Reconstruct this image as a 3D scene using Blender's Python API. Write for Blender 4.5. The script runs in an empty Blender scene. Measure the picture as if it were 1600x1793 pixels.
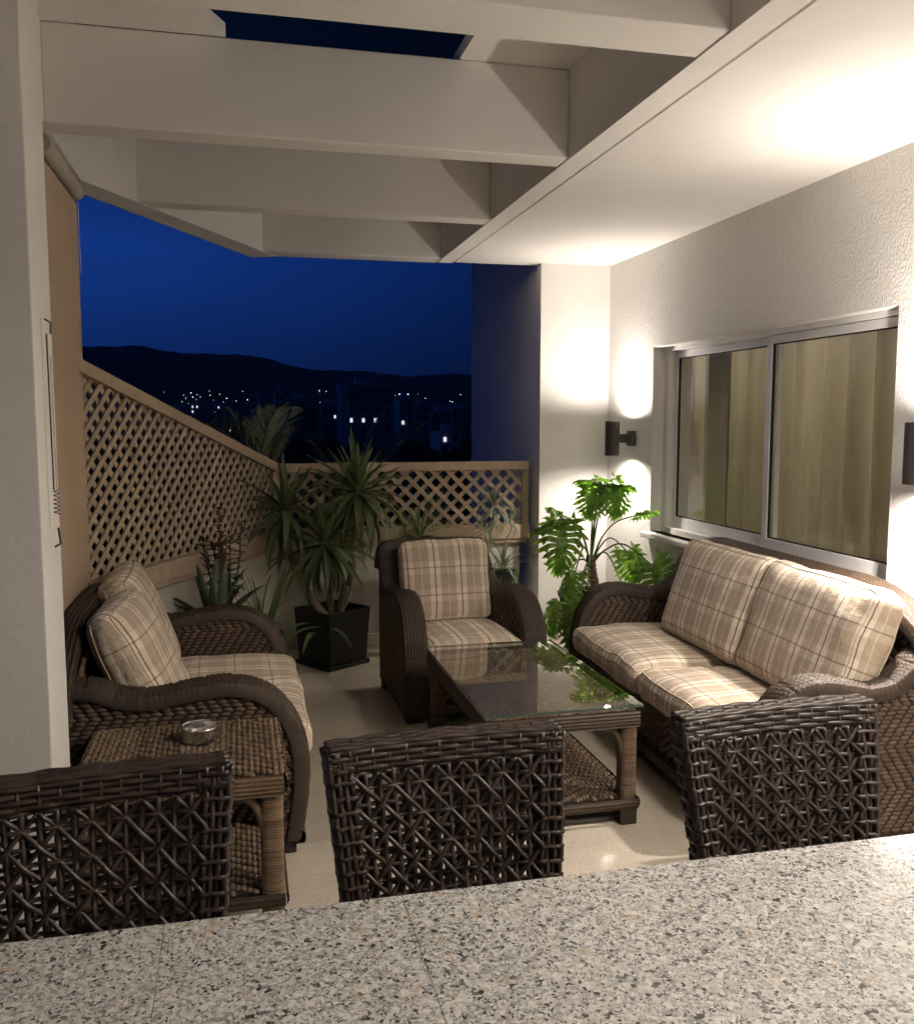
import bpy, math, random
import numpy as np
from mathutils import Vector, Matrix
R = math.radians
PI = math.pi
rng = random.Random(7)
nr = np.random.RandomState(11)
S = bpy.context.scene
COL = S.collection

# ------------------------------------------------------------------ camera, sky, exposure
CAM_PITCH, CAM_YAW = 5.721, 13.40
cd = bpy.data.cameras.new('camera'); cam = bpy.data.objects.new('camera', cd); COL.objects.link(cam)
cam.location = (0, 0, 1.55); cam.rotation_euler = (R(90 - CAM_PITCH), 0, R(-CAM_YAW))
cd.sensor_fit = 'HORIZONTAL'; cd.sensor_width = 36; cd.lens = 36 * 1612 / 1600.
cd.clip_start = .05; cd.clip_end = 20000
S.camera = cam
S.view_settings.view_transform = 'Standard'; S.view_settings.look = 'None'
S.view_settings.exposure = 1.5; S.view_settings.gamma = 1.0
S.cycles.use_denoising = True
S.cycles.max_bounces = 10; S.cycles.diffuse_bounces = 5; S.cycles.transparent_max_bounces = 16
S.cycles.sample_clamp_indirect = 4.0
S.cycles.caustics_reflective = False; S.cycles.caustics_refractive = False

W = bpy.data.worlds.new("World"); S.world = W; W.use_nodes = True
nt = W.node_tree; nt.nodes.clear()
def wn(t, **k):
    n = nt.nodes.new(t)
    for a, b in k.items(): setattr(n, a, b)
    return n
def ramp_set(cr, stops, interp='LINEAR'):
    cr.interpolation = interp
    e = cr.elements
    while len(e) > 1: e.remove(e[-1])
    e[0].position = stops[0][0]; e[0].color = tuple(stops[0][1]) + (1,) if len(stops[0][1]) == 3 else stops[0][1]
    for p, c in stops[1:]:
        x = e.new(p); x.color = tuple(c) + (1,)
tc = wn('ShaderNodeTexCoord'); sx = wn('ShaderNodeSeparateXYZ')
nt.links.new(tc.outputs['Generated'], sx.inputs[0])
cr = wn('ShaderNodeValToRGB')      # dusk: a deep blue band low in the sky, nearly black overhead
ramp_set(cr.color_ramp, [(0.0, (.0009, .0034, .016)), (.045, (.0014, .0060, .033)), (.09, (.0014, .0082, .048)), (.17, (.0014, .0088, .054)),
                         (.23, (.0010, .0056, .035)), (.30, (.0003, .0008, .0026)), (1.0, (.0003, .0007, .0022))])
nt.links.new(sx.outputs['Z'], cr.inputs[0])
dt = wn('ShaderNodeVectorMath', operation='DOT_PRODUCT'); dt.inputs[1].default_value = (-.9, .436, 0)   # after-glow bearing
nt.links.new(tc.outputs['Generated'], dt.inputs[0])
mr = wn('ShaderNodeMapRange'); mr.inputs['From Min'].default_value = .10; mr.inputs['From Max'].default_value = 1.0
mr.inputs['To Min'].default_value = .46; mr.inputs['To Max'].default_value = 3.5
nt.links.new(dt.outputs['Value'], mr.inputs['Value'])
sn = wn('ShaderNodeTexNoise'); sn.inputs['Scale'].default_value = 5.0; sn.inputs['Detail'].default_value = 5
sm_ = wn('ShaderNodeMapping'); sm_.inputs['Scale'].default_value = (1, 1, 5); nt.links.new(tc.outputs['Generated'], sm_.inputs[0]); nt.links.new(sm_.outputs[0], sn.inputs['Vector'])
sr = wn('ShaderNodeMapRange'); sr.inputs['To Min'].default_value = .86; sr.inputs['To Max'].default_value = 1.14; nt.links.new(sn.outputs[0], sr.inputs['Value'])   # very thin cloud
sm2 = wn('ShaderNodeMath', operation='MULTIPLY'); nt.links.new(mr.outputs[0], sm2.inputs[0]); nt.links.new(sr.outputs[0], sm2.inputs[1])
bg = wn('ShaderNodeBackground'); wo = wn('ShaderNodeOutputWorld')
nt.links.new(cr.outputs[0], bg.inputs['Color']); nt.links.new(sm2.outputs[0], bg.inputs['Strength'])
nt.links.new(bg.outputs[0], wo.inputs[0])

LAMP_COL = (1.0, .89, .79)
LAMP_WIDE, LAMP_CORE, LAMP_DOWN = 19.5, 5.0, 24.0

# ------------------------------------------------------------------ mesh helpers
class MB:
    def __init__(s): s.V = []; s.F = []; s.n = 0; s.A = []; s.rest = []; s.hasrest = False
    def add(s, V, F, rnd=None, rest=None):
        V = np.asarray(V, float); k = len(V)
        s.V.append(V); s.F.extend([tuple(i + s.n for i in f) for f in F]) if not isinstance(F, np.ndarray) else s.F.extend((F + s.n).tolist())
        s.A.append(np.full(k, rng.random()) if rnd is None else np.broadcast_to(rnd, (k,)))
        if rest is not None: s.hasrest = True
        s.rest.append(np.zeros((k, 3)) if rest is None else rest)
        s.n += k; return s
    def box(s, a, b, rnd=None):
        (x0, y0, z0), (x1, y1, z1) = a, b
        V = [(x0, y0, z0), (x1, y0, z0), (x1, y1, z0), (x0, y1, z0), (x0, y0, z1), (x1, y0, z1), (x1, y1, z1), (x0, y1, z1)]
        return s.add(V, [(0, 3, 2, 1), (4, 5, 6, 7), (0, 1, 5, 4), (1, 2, 6, 5), (2, 3, 7, 6), (3, 0, 4, 7)], rnd)
    def prism(s, poly, z0, z1, rnd=None):          # poly in xy
        n = len(poly)
        a = sum(poly[i][0] * poly[(i + 1) % n][1] - poly[(i + 1) % n][0] * poly[i][1] for i in range(n))
        if a < 0: poly = poly[::-1]
        V = [(p[0], p[1], z0) for p in poly] + [(p[0], p[1], z1) for p in poly]
        F = [tuple(range(n))[::-1], tuple(range(n, 2 * n))] + [(i, (i + 1) % n, n + (i + 1) % n, n + i) for i in range(n)]
        return s.add(V, F, rnd)
    def tube(s, pts, r, sides=8, cap=True, rnd=None, up=(0, 0, 1)):
        P = np.asarray(pts, float); n = len(P)
        r = np.broadcast_to(r, (n,)) if np.ndim(r) <= 1 else r
        T = np.gradient(P, axis=0); T /= np.linalg.norm(T, axis=1)[:, None] + 1e-12
        u = np.array(up, float)
        if abs(T[0] @ u) > .9: u = np.array([1., 0, 0]) if abs(T[0][0]) < .9 else np.array([0, 1., 0])
        V = []
        for i in range(n):
            b = u - T[i] * (u @ T[i]); b /= np.linalg.norm(b) + 1e-12; u = b
            c = np.cross(T[i], b)
            for k in range(sides):
                a = 2 * PI * k / sides
                V.append(P[i] + r[i] * (math.cos(a) * b + math.sin(a) * c))
        F = [(i * sides + k, i * sides + (k + 1) % sides, (i + 1) * sides + (k + 1) % sides, (i + 1) * sides + k) for i in range(n - 1) for k in range(sides)]
        if cap: F += [tuple(range(sides))[::-1], tuple(range((n - 1) * sides, n * sides))]
        return s.add(V, F, rnd)
    def lathe(s, prof, n=32, c=(0, 0, 0), rnd=None):
        V = [(c[0] + r * math.cos(2 * PI * k / n), c[1] + r * math.sin(2 * PI * k / n), c[2] + z) for r, z in prof for k in range(n)]
        F = [(i * n + k, i * n + (k + 1) % n, (i + 1) * n + (k + 1) % n, (i + 1) * n + k) for i in range(len(prof) - 1) for k in range(n)]
        return s.add(V, F, rnd)
    def build(s, name, m, parent=None, smooth=False, bevel=0, seg=2):
        me = bpy.data.meshes.new(name)
        V = np.concatenate(s.V) if s.V else np.zeros((0, 3))
        me.from_pydata(V.tolist(), [], s.F)
        a = me.attributes.new('rnd', 'FLOAT', 'POINT'); a.data.foreach_set('value', np.concatenate(s.A).astype(np.float32))
        if s.hasrest:
            a = me.attributes.new('rest', 'FLOAT_VECTOR', 'POINT'); a.data.foreach_set('vector', np.concatenate(s.rest).astype(np.float32).ravel())
        if m: me.materials.append(m)
        if smooth: me.polygons.foreach_set('use_smooth', [True] * len(me.polygons))
        me.update()
        o = bpy.data.objects.new(name, me); COL.objects.link(o)
        if parent: o.parent = parent
        if bevel:
            b = o.modifiers.new('bevel', 'BEVEL'); b.width = bevel; b.segments = seg; b.limit_method = 'ANGLE'; b.harden_normals = False
        return o

def tag(o, label=None, cat=None, group=None, kind=None):
    if label: o['label'] = label
    if cat: o['category'] = cat
    if group: o['group'] = group
    if kind: o['kind'] = kind
    return o
def empty(name, loc=(0, 0, 0), rz=0, label=None, cat=None, group=None):
    o = bpy.data.objects.new(name, None); COL.objects.link(o); o.location = loc; o.rotation_euler = (0, 0, rz)
    o.empty_display_size = .1
    return tag(o, label, cat, group)
def dup(o, parent=None, M=None):
    c = o.copy(); COL.objects.link(c)
    if parent is not None: c.parent = parent
    if M is not None: c.matrix_local = M
    return c
def copy_tree(o, parent=None):
    c = o.copy(); COL.objects.link(c); c.parent = parent
    for ch in list(o.children): copy_tree(ch, c)
    return c
def catmull(P, step):
    P = np.asarray(P, float); Q = np.vstack([2 * P[0] - P[1], P, 2 * P[-1] - P[-2]]); out = []
    for i in range(1, len(Q) - 2):
        for t in np.linspace(0, 1, 24, endpoint=False):
            out.append(.5 * ((2 * Q[i]) + (-Q[i - 1] + Q[i + 1]) * t + (2 * Q[i - 1] - 5 * Q[i] + 4 * Q[i + 1] - Q[i + 2]) * t * t + (-Q[i - 1] + 3 * Q[i] - 3 * Q[i + 1] + Q[i + 2]) * t ** 3))
    out.append(P[-1]); out = np.array(out)
    d = np.r_[0, np.cumsum(np.linalg.norm(np.diff(out, axis=0), axis=1))]
    n = max(3, int(d[-1] / step)); s = np.linspace(0, d[-1], n)
    return np.stack([np.interp(s, d, out[:, k]) for k in range(out.shape[1])], 1), s

# ------------------------------------------------------------------ materials
MATS = {}
def mat(name):
    m = bpy.data.materials.new(name); m.use_nodes = True; t = m.node_tree
    for n in list(t.nodes): t.nodes.remove(n)
    out = t.nodes.new('ShaderNodeOutputMaterial'); b = t.nodes.new('ShaderNodeBsdfPrincipled'); t.links.new(b.outputs[0], out.inputs[0])
    MATS[name] = m
    return m, t, b, out
def N(t, typ, ins=None, **k):
    n = t.nodes.new(typ)
    for a, v in k.items(): setattr(n, a, v)
    for a, v in (ins or {}).items():
        if hasattr(v, 'is_linked') or isinstance(v, bpy.types.NodeSocket): t.links.new(v, n.inputs[a])
        else: n.inputs[a].default_value = v
    return n
def ramp(t, fac, stops, interp='LINEAR'):
    n = t.nodes.new('ShaderNodeValToRGB'); ramp_set(n.color_ramp, stops, interp); t.links.new(fac, n.inputs[0]); return n.outputs[0]
def mixc(t, f, a, b, mode='MIX'):
    n = t.nodes.new('ShaderNodeMix'); n.data_type = 'RGBA'; n.blend_type = mode
    for i, v in ((0, f), (6, a), (7, b)):
        if isinstance(v, bpy.types.NodeSocket): t.links.new(v, n.inputs[i])
        else: n.inputs[i].default_value = v if i == 0 else (tuple(v) + (1,) if len(v) == 3 else v)
    return n.outputs[2]
def obj_co(t): return t.nodes.new('ShaderNodeTexCoord').outputs['Object']
def noise(t, co, scale, detail=3, rough=.5): return N(t, 'ShaderNodeTexNoise', {'Vector': co, 'Scale': scale, 'Detail': detail, 'Roughness': rough})
def bump(t, h, strength, dist): return N(t, 'ShaderNodeBump', {'Height': h, 'Strength': strength, 'Distance': dist}).outputs[0]

def simple(name, col, rough=.6, var=.12, vscale=8, bs=0, bscale=200, bdist=.002, metal=0, spec=.5, coat=0):
    m, t, b, o = mat(name); co = obj_co(t)
    nz = noise(t, co, vscale, 4, .6)
    lo = tuple(c * (1 - var) for c in col); hi = tuple(min(1, c * (1 + var)) for c in col)
    t.links.new(ramp(t, nz.outputs[0], [(.3, lo), (.7, hi)]), b.inputs['Base Color'])
    b.inputs['Roughness'].default_value = rough; b.inputs['Metallic'].default_value = metal
    b.inputs['Specular IOR Level'].default_value = spec
    if bs: t.links.new(bump(t, noise(t, co, bscale, 3).outputs[0], bs, bdist), b.inputs['Normal'])
    return m
M_PLAST = simple('smooth_plaster', (.74, .715, .675), .75, .045, 2.2, .35, 40, .004)
M_CEIL = simple('ceiling_paint', (.77, .745, .71), .8, .05, 1.6, .3, 22, .004)
M_SOFT = simple('column_paint', (.77, .75, .715), .8, .03, 2, .15, 45, .003)
# rough spatter plaster
m, t, b, o = mat('spatter_plaster'); co = obj_co(t); M_ROUGH = m
co = N(t, 'ShaderNodeMapping', {'Vector': co, 'Scale': (1, 1, .6)}).outputs[0]; n1 = noise(t, co, 120, 2, .5); n2 = noise(t, co, 38, 3, .6)
h = N(t, 'ShaderNodeMath', {0: ramp(t, n1.outputs[0], [(.42, (0, 0, 0)), (.62, (1, 1, 1))]), 1: n2.outputs[0]}, operation='ADD').outputs[0]
t.links.new(bump(t, h, .7, .0022), b.inputs['Normal'])
t.links.new(ramp(t, n2.outputs[0], [(.3, (.68, .66, .625)), (.7, (.75, .73, .695))]), b.inputs['Base Color']); b.inputs['Roughness'].default_value = .7
# floor: polished pale stone with small flecks
m, t, b, o = mat('polished_floor'); co = obj_co(t); M_FLOOR = m
n1 = noise(t, co, 5, 5, .6); c1 = ramp(t, n1.outputs[0], [(.3, (.50, .44, .355)), (.7, (.58, .52, .43))])
v = N(t, 'ShaderNodeTexVoronoi', {'Vector': co, 'Scale': 55.}); vd = noise(t, co, 16, 3)
v2 = N(t, 'ShaderNodeTexVoronoi', {'Vector': co, 'Scale': 170.})
c2 = mixc(t, ramp(t, v.outputs['Distance'], [(.0, (1, 1, 1)), (.14, (0, 0, 0))]), c1, (.10, .08, .055))
sel = N(t, 'ShaderNodeMath', {0: vd.outputs[0], 1: .56}, operation='GREATER_THAN').outputs[0]
c3 = mixc(t, sel, c1, c2)
sp = N(t, 'ShaderNodeSeparateColor', {0: v2.outputs['Color']})
c4 = mixc(t, .25, c3, mixc(t, 1.0, c3, ramp(t, sp.outputs[0], [(0, (.55, .52, .48)), (1, (1.3, 1.3, 1.3))]), 'MULTIPLY'))
t.links.new(c4, b.inputs['Base Color'])
t.links.new(ramp(t, noise(t, co, 3, 4).outputs[0], [(.3, (.07,) * 3), (.75, (.16,) * 3)]), b.inputs['Roughness'])
# granite
m, t, b, o = mat('speckled_granite'); co = obj_co(t); M_GRAN = m
wv = N(t, 'ShaderNodeVectorMath', {0: co, 1: N(t, 'ShaderNodeVectorMath', {0: noise(t, co, 130, 2).outputs['Color'], 'Scale': .007}, operation='SCALE').outputs[0]}, operation='ADD').outputs[0]
v1 = N(t, 'ShaderNodeTexVoronoi', {'Vector': wv, 'Scale': 145.}); s1 = N(t, 'ShaderNodeSeparateColor', {0: v1.outputs['Color']})
g1 = ramp(t, s1.outputs[0], [(0, (.03, .03, .03)), (.07, (.12, .12, .12)), (.17, (.27, .265, .255)), (.33, (.40, .39, .37)), (.50, (.51, .50, .475)), (.70, (.45, .415, .36)), (.80, (.60, .59, .56))], 'CONSTANT')
v3 = N(t, 'ShaderNodeTexVoronoi', {'Vector': wv, 'Scale': 290.}); s3 = N(t, 'ShaderNodeSeparateColor', {0: v3.outputs['Color']})
g3 = ramp(t, s3.outputs[1], [(0, (.05, .05, .05)), (.12, (.29, .285, .275)), (.5, (.47, .46, .43)), (.8, (.58, .565, .53))], 'CONSTANT')
gg = mixc(t, ramp(t, noise(t, co, 75, 2).outputs[0], [(.47, (0,) * 3), (.53, (1,) * 3)]), g1, g3)
blot = noise(t, co, 30, 2)
gg = mixc(t, ramp(t, blot.outputs[0], [(.63, (0,) * 3), (.70, (.6,) * 3)]), gg, (.46, .36, .26))
t.links.new(gg, b.inputs['Base Color']); b.inputs['Specular IOR Level'].default_value = 1.0
t.links.new(ramp(t, noise(t, co, 14, 4).outputs[0], [(.3, (.17,) * 3), (.7, (.29,) * 3)]), b.inputs['Roughness'])
# woven fibre
def fibre(name, dark, light, rough=.55, spec=.35):
    m, t, b, o = mat(name); co = obj_co(t)
    at = N(t, 'ShaderNodeAttribute', attribute_name='rnd')
    n1 = noise(t, co, 9, 3); n2 = noise(t, co, 420, 3, .7)
    c = ramp(t, at.outputs['Fac'], [(0, tuple(x * .22 for x in dark)), (.22, dark), (1, light)])
    c = mixc(t, .55, c, ramp(t, n2.outputs[0], [(.35, tuple(x * .45 for x in dark)), (.65, tuple(x * 1.25 for x in light))]))
    c = mixc(t, .5, c, mixc(t, 1.0, c, ramp(t, n1.outputs[0], [(.3, (.6,) * 3), (.7, (1.3,) * 3)]), 'MULTIPLY'))
    t.links.new(c, b.inputs['Base Color']); b.inputs['Roughness'].default_value = rough; b.inputs['Specular IOR Level'].default_value = spec
    t.links.new(bump(t, n2.outputs[0], .7, .0015), b.inputs['Normal'])
    return m
M_GRAIN = fibre('seagrass_weave', (.052, .032, .020), (.145, .096, .062))
M_CORD = fibre('brown_cord', (.032, .020, .0125), (.070, .047, .031), .5)
M_TABLEW = fibre('pale_seagrass', (.085, .054, .032), (.215, .148, .094))
M_ROPE = fibre('wrapped_rope', (.115, .074, .040), (.235, .160, .094), .7)
M_BACK = simple('dark_backing', (.022, .013, .008), .85, .2, 20)
M_RATT = simple('espresso_rattan', (.034, .0215, .0155), .38, .25, 14, .3, 160, .0015, spec=.5)
M_PLINTH = simple('dark_wood', (.03, .02, .014), .5, .3, 12)
# plaid
m, t, b, o = mat('plaid_fabric'); M_PLAID = m
at = N(t, 'ShaderNodeAttribute', attribute_name='rest'); sx_ = N(t, 'ShaderNodeSeparateXYZ', {0: at.outputs['Vector']})
dn = noise(t, at.outputs['Vector'], 14, 2)
def frac(sock, per, off):
    a = N(t, 'ShaderNodeMath', {0: sock, 1: N(t, 'ShaderNodeMath', {0: dn.outputs[0], 1: .006}, operation='MULTIPLY').outputs[0]}, operation='ADD').outputs[0]
    a = N(t, 'ShaderNodeMath', {0: a, 1: 1 / per}, operation='MULTIPLY').outputs[0]
    a = N(t, 'ShaderNodeMath', {0: a, 1: off + 20}, operation='ADD').outputs[0]
    return N(t, 'ShaderNodeMath', {0: a}, operation='FRACT').outputs[0]
fu, fv = frac(sx_.outputs[0], .152, .5), frac(sx_.outputs[1], .155, .32)
CR, BG, DK = (.78, .69, .57), (.53, .44, .34), (.19, .125, .085)
cu = ramp(t, fu, [(0, DK), (.014, DK), (.03, CR), (.20, CR), (.215, BG), (.47, BG), (.485, (.68, .59, .48)), (.515, (.68, .59, .48)), (.53, BG), (.785, BG), (.80, CR), (.972, CR), (.988, DK)])
cv = ramp(t, fv, [(0, (.56, .49, .43)), (.016, (.56, .49, .43)), (.03, (1, 1, 1)), (.22, (1, 1, 1)), (.24, (.86, .83, .80)), (.47, (.86, .83, .80)), (.5, (.92, .9, .88)), (.53, (.86, .83, .80)), (.76, (.86, .83, .80)), (.78, (1, 1, 1)), (.975, (1, 1, 1)), (.99, (.56, .49, .43))])
c = mixc(t, 1.0, cu, cv, 'MULTIPLY')
w1 = N(t, 'ShaderNodeTexWave', {'Vector': at.outputs['Vector'], 'Scale': 260.}, bands_direction='X'); w2 = N(t, 'ShaderNodeTexWave', {'Vector': at.outputs['Vector'], 'Scale': 260.}, bands_direction='Y')
wsum = N(t, 'ShaderNodeMath', {0: w1.outputs['Fac'], 1: w2.outputs['Fac']}, operation='ADD').outputs[0]
wr = noise(t, at.outputs['Vector'], 22, 3, .6)
bp = N(t, 'ShaderNodeBump', {'Height': wr.outputs[0], 'Strength': .6, 'Distance': .014}).outputs[0]
bb = N(t, 'ShaderNodeBump', {'Height': wsum, 'Strength': .25, 'Distance': .0006, 'Normal': bp}).outputs[0]
t.links.new(bb, b.inputs['Normal'])
c = mixc(t, .35, c, mixc(t, 1.0, c, ramp(t, noise(t, at.outputs['Vector'], 8, 3).outputs[0], [(.3, (.8,) * 3), (.7, (1.1,) * 3)]), 'MULTIPLY'))
t.links.new(c, b.inputs['Base Color']); b.inputs['Roughness'].default_value = .9; b.inputs['Sheen Weight'].default_value = .15
b.inputs['Specular IOR Level'].default_value = .15
M_PIPE = simple('seam_cord', (.60, .50, .385), .9, .1, 30)
# wood paint
m, t, b, o = mat('tan_painted_wood'); co = obj_co(t); M_WOOD = m
wz = N(t, 'ShaderNodeTexNoise', {'Vector': N(t, 'ShaderNodeMapping', {'Vector': co, 'Scale': (3, 3, 3)}).outputs[0], 'Scale': 6., 'Detail': 5.})
at = N(t, 'ShaderNodeAttribute', attribute_name='rnd')
c = mixc(t, at.outputs['Fac'], (.36, .275, .19), (.44, .345, .245))
c = mixc(t, .5, c, mixc(t, 1.0, c, ramp(t, wz.outputs[0], [(.3, (.75,) * 3), (.7, (1.15,) * 3)]), 'MULTIPLY'))
t.links.new(c, b.inputs['Base Color']); b.inputs['Roughness'].default_value = .6
t.links.new(bump(t, noise(t, co, 90, 3).outputs[0], .2, .002), b.inputs['Normal'])
M_BLIND = simple('blind_fabric', (.50, .385, .27), .85, .05, 1.5, .25, 900, .0006)
M_TUBE = simple('blind_tube', (.46, .42, .36), .5, .08, 6)
M_ALU = simple('white_aluminium', (.76, .75, .735), .42, .03, 4, spec=.5)
M_GASK = simple('black_gasket', (.012, .012, .012), .6, .1)
M_LAMP = simple('dark_bronze_metal', (.045, .036, .03), .45, .15, 20, .2, 300, .0006)
M_STEEL = simple('brushed_steel', (.72, .70, .67), .2, .12, 60, metal=1)
M_POT = simple('black_plastic', (.009, .009, .009), .5, .2, 8, .2, 120, .001, spec=.25)
M_SOIL = simple('potting_soil', (.03, .02, .013), .95, .4, 30, 1, 60, .01)
M_LOWW = simple('parapet_plaster', (.56, .53, .46), .8, .06, 3, .2, 60, .003)
M_SKIRT = simple('skirting_stone', (.50, .44, .35), .35, .08, 9)
M_GROUND = simple('dark_ground', (.02, .024, .02), .95, .5, .02)
M_HILL = simple('hill_scrub', (.08, .09, .08), .95, .35, .01)
M_CITY = simple('city_render', (.36, .37, .40), .8, .2, .3)
M_CITY2 = simple('city_pale', (.72, .73, .75), .8, .1, .3)
M_DWIN = simple('unlit_pane', (.02, .024, .03), .15, .2, 2)
M_WOODFAR = simple('dark_treetops', (.018, .026, .014), .95, .5, .3)
def emit(name, col, st):
    m = bpy.data.materials.new(name); m.use_nodes = True; t = m.node_tree; t.nodes.clear()
    e = t.nodes.new('ShaderNodeEmission'); e.inputs[0].default_value = tuple(col) + (1,); e.inputs[1].default_value = st
    o = t.nodes.new('ShaderNodeOutputMaterial'); t.links.new(e.outputs[0], o.inputs[0]); return m
M_LENS = emit('lamp_lens', (1, .88, .7), 6)
M_LITW = emit('lit_window', (.85, .92, 1.0), .35)
M_LITY = emit('lit_window_warm', (1.0, .85, .6), .3)
M_DOT = emit('street_lamp_glow', (.85, .95, 1.0), 1.2)
M_DOTY = emit('street_lamp_glow_warm', (1.0, .82, .55), .8)
def glass(name, tint, boost, rough=0.0, ior=1.5):
    m, t, b, o = mat(name); t.nodes.remove(b)
    tr = N(t, 'ShaderNodeBsdfTransparent', {'Color': tuple(tint) + (1,)}); gl = N(t, 'ShaderNodeBsdfGlossy', {'Color': (1, 1, 1, 1), 'Roughness': rough})
    ge = t.nodes.new('ShaderNodeNewGeometry'); dp = N(t, 'ShaderNodeVectorMath', {0: ge.outputs['Normal'], 1: ge.outputs['Incoming']}, operation='DOT_PRODUCT').outputs['Value']
    ab = N(t, 'ShaderNodeMath', {0: dp}, operation='ABSOLUTE').outputs[0]; om = N(t, 'ShaderNodeMath', {0: 1.0, 1: ab}, operation='SUBTRACT').outputs[0]
    pw = N(t, 'ShaderNodeMath', {0: om, 1: 5.0}, operation='POWER').outputs[0]; fr = N(t, 'ShaderNodeMath', {0: pw, 1: .92, 2: .08}, operation='MULTIPLY_ADD')   # both faces of a thin sheet
    mu = N(t, 'ShaderNodeMath', {0: fr.outputs[0], 1: boost}, operation='MULTIPLY', use_clamp=True)
    mx = N(t, 'ShaderNodeMixShader', {0: mu.outputs[0], 1: tr.outputs[0], 2: gl.outputs[0]}); t.links.new(mx.outputs[0], o.inputs[0]); return m
M_GLASS = glass('window_glass', (.90, .91, .86), .9)
M_TGLASS = glass('table_glass', (.90, .94, .92), 1.7)
M_GEDGE = simple('glass_edge', (.02, .05, .042), .15, .1)
# curtain
def translu(t, b, o, f):
    l = b.inputs['Base Color'].links; src = l[0].from_socket
    tr = N(t, 'ShaderNodeBsdfTranslucent', {'Color': src}); mx = N(t, 'ShaderNodeMixShader', {0: f, 1: b.outputs[0], 2: tr.outputs[0]}); t.links.new(mx.outputs[0], o.inputs[0])
m, t, b, o = mat('curtain_cloth'); co = obj_co(t); M_CURT = m
nz = N(t, 'ShaderNodeTexNoise', {'Vector': N(t, 'ShaderNodeMapping', {'Vector': co, 'Scale': (1, 5, .8)}).outputs[0], 'Scale': 3., 'Detail': 6., 'Roughness': .65})
t.links.new(ramp(t, nz.outputs[0], [(.3, (.42, .375, .285)), (.7, (.50, .45, .35))]), b.inputs['Base Color']); b.inputs['Roughness'].default_value = .85; translu(t, b, o, .5)
M_SHEER = simple('pale_curtain', (.74, .68, .52), .85, .05, 4)
# leaves
def leafmat(name, dark, light, rough=.4, trans=.35, rib=None):
    m, t, b, o = mat(name); co = obj_co(t); at = N(t, 'ShaderNodeAttribute', attribute_name='rnd')
    oi = t.nodes.new('ShaderNodeObjectInfo')
    f = N(t, 'ShaderNodeMath', {0: at.outputs['Fac'], 1: oi.outputs['Random']}, operation='ADD').outputs[0]
    f = N(t, 'ShaderNodeMath', {0: f, 1: .5}, operation='MULTIPLY').outputs[0]
    c = mixc(t, f, dark, light)
    c = mixc(t, .4, c, mixc(t, 1.0, c, ramp(t, noise(t, co, 30, 3).outputs[0], [(.3, (.65,) * 3), (.7, (1.35,) * 3)]), 'MULTIPLY'))
    t.links.new(c, b.inputs['Base Color']); b.inputs['Roughness'].default_value = rough
    tr = N(t, 'ShaderNodeBsdfTranslucent', {'Color': mixc(t, 1.0, c, (1.6, 2.0, .6), 'MULTIPLY')})
    mx = N(t, 'ShaderNodeMixShader', {0: trans, 1: b.outputs[0], 2: tr.outputs[0]}); t.links.new(mx.outputs[0], o.inputs[0]); return m
M_YUC = leafmat('yucca_leaf', (.075, .105, .050), (.15, .19, .095), .42, .25)
M_PHI = leafmat('split_leaf', (.095, .165, .035), (.17, .27, .06), .38, .45)
M_ALOE = leafmat('aloe_leaf', (.045, .065, .038), (.08, .105, .06), .45, .08)
M_KAL = leafmat('brown_red_leaf', (.075, .040, .030), (.13, .075, .055), .6, .1)
M_SPID = leafmat('spider_leaf', (.09, .13, .055), (.19, .22, .10), .45, .25)
M_GREY = leafmat('grey_green_leaf', (.12, .16, .115), (.20, .24, .17), .5, .15)
M_PALM = leafmat('palm_leaf', (.26, .28, .19), (.36, .38, .27), .5, .2)
simple_dead = leafmat('dry_leaf', (.20, .15, .06), (.32, .24, .10), .7, .2)
M_BARK = simple('plant_bark', (.24, .18, .115), .85, .3, 30, .8, 60, .006)
M_BARK2 = simple('scarred_stem', (.16, .11, .075), .85, .35, 40, .8, 50, .006)
M_STEM = simple('green_stem', (.07, .12, .03), .5, .2, 10)

# ================================================================== STRUCTURE
XW, YC, YB = 2.52, 6.03, 6.20
ZC, ZT = 2.60, 2.95
XL = -.66
DA, DB = np.array([-.66, 4.45]), np.array([.235, 6.20])      # the slanting side of the terrace
floor = MB().prism([(-3.2, -2.2), (2.52, -2.2), (2.52, 6.03), (2.02, 6.03), (2.02, 6.2), (.235, 6.2), (-.66, 4.45), (-3.2, 4.45)], -.25, 0).build('floor', M_FLOOR)
tag(floor, kind='structure')

# house wall with window opening
root = empty('house_wall', (XW, 4, 0), 0, 'rough white plaster house wall with a wide sliding window behind the sofa', 'wall')
def lo(x, y, z): return (x - XW, y - 4, z)
w = MB(); WY0, WY1, WZ0, WZ1 = 3.15, 5.33, .85, 2.00
for a, bx in (((XW, -2.2, 0), (XW + .3, WY0, 3.3)), ((XW, WY1, 0), (XW + .3, 6.03, 3.3)), ((XW, WY0, 0), (XW + .3, WY1, WZ0)), ((XW, WY0, WZ1), (XW + .3, WY1, 3.3))):
    w.box(lo(*a), lo(*bx))
w.build('plaster_face', M_ROUGH, root)
lin = MB()   # smooth reveals 3 mm proud of the opening
d = .14
lin.box(lo(XW + .004, WY0, WZ1 - .004), lo(XW + d, WY1, WZ1 - .0005)); lin.box(lo(XW + .004, WY1 - .004, WZ0), lo(XW + d, WY1 - .0005, WZ1 - .004)); lin.box(lo(XW + .004, WY0 + .0005, WZ0), lo(XW + d, WY0 + .004, WZ1 - .004))
lin.build('window_reveal', M_SOFT, root)
win = MB()
fx0, fx1 = XW + .075, XW + .155
def fr(y0, y1, z0, z1, x0=fx0, x1=fx1): win.box(lo(x0, y0, z0), lo(x1, y1, z1))
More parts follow.
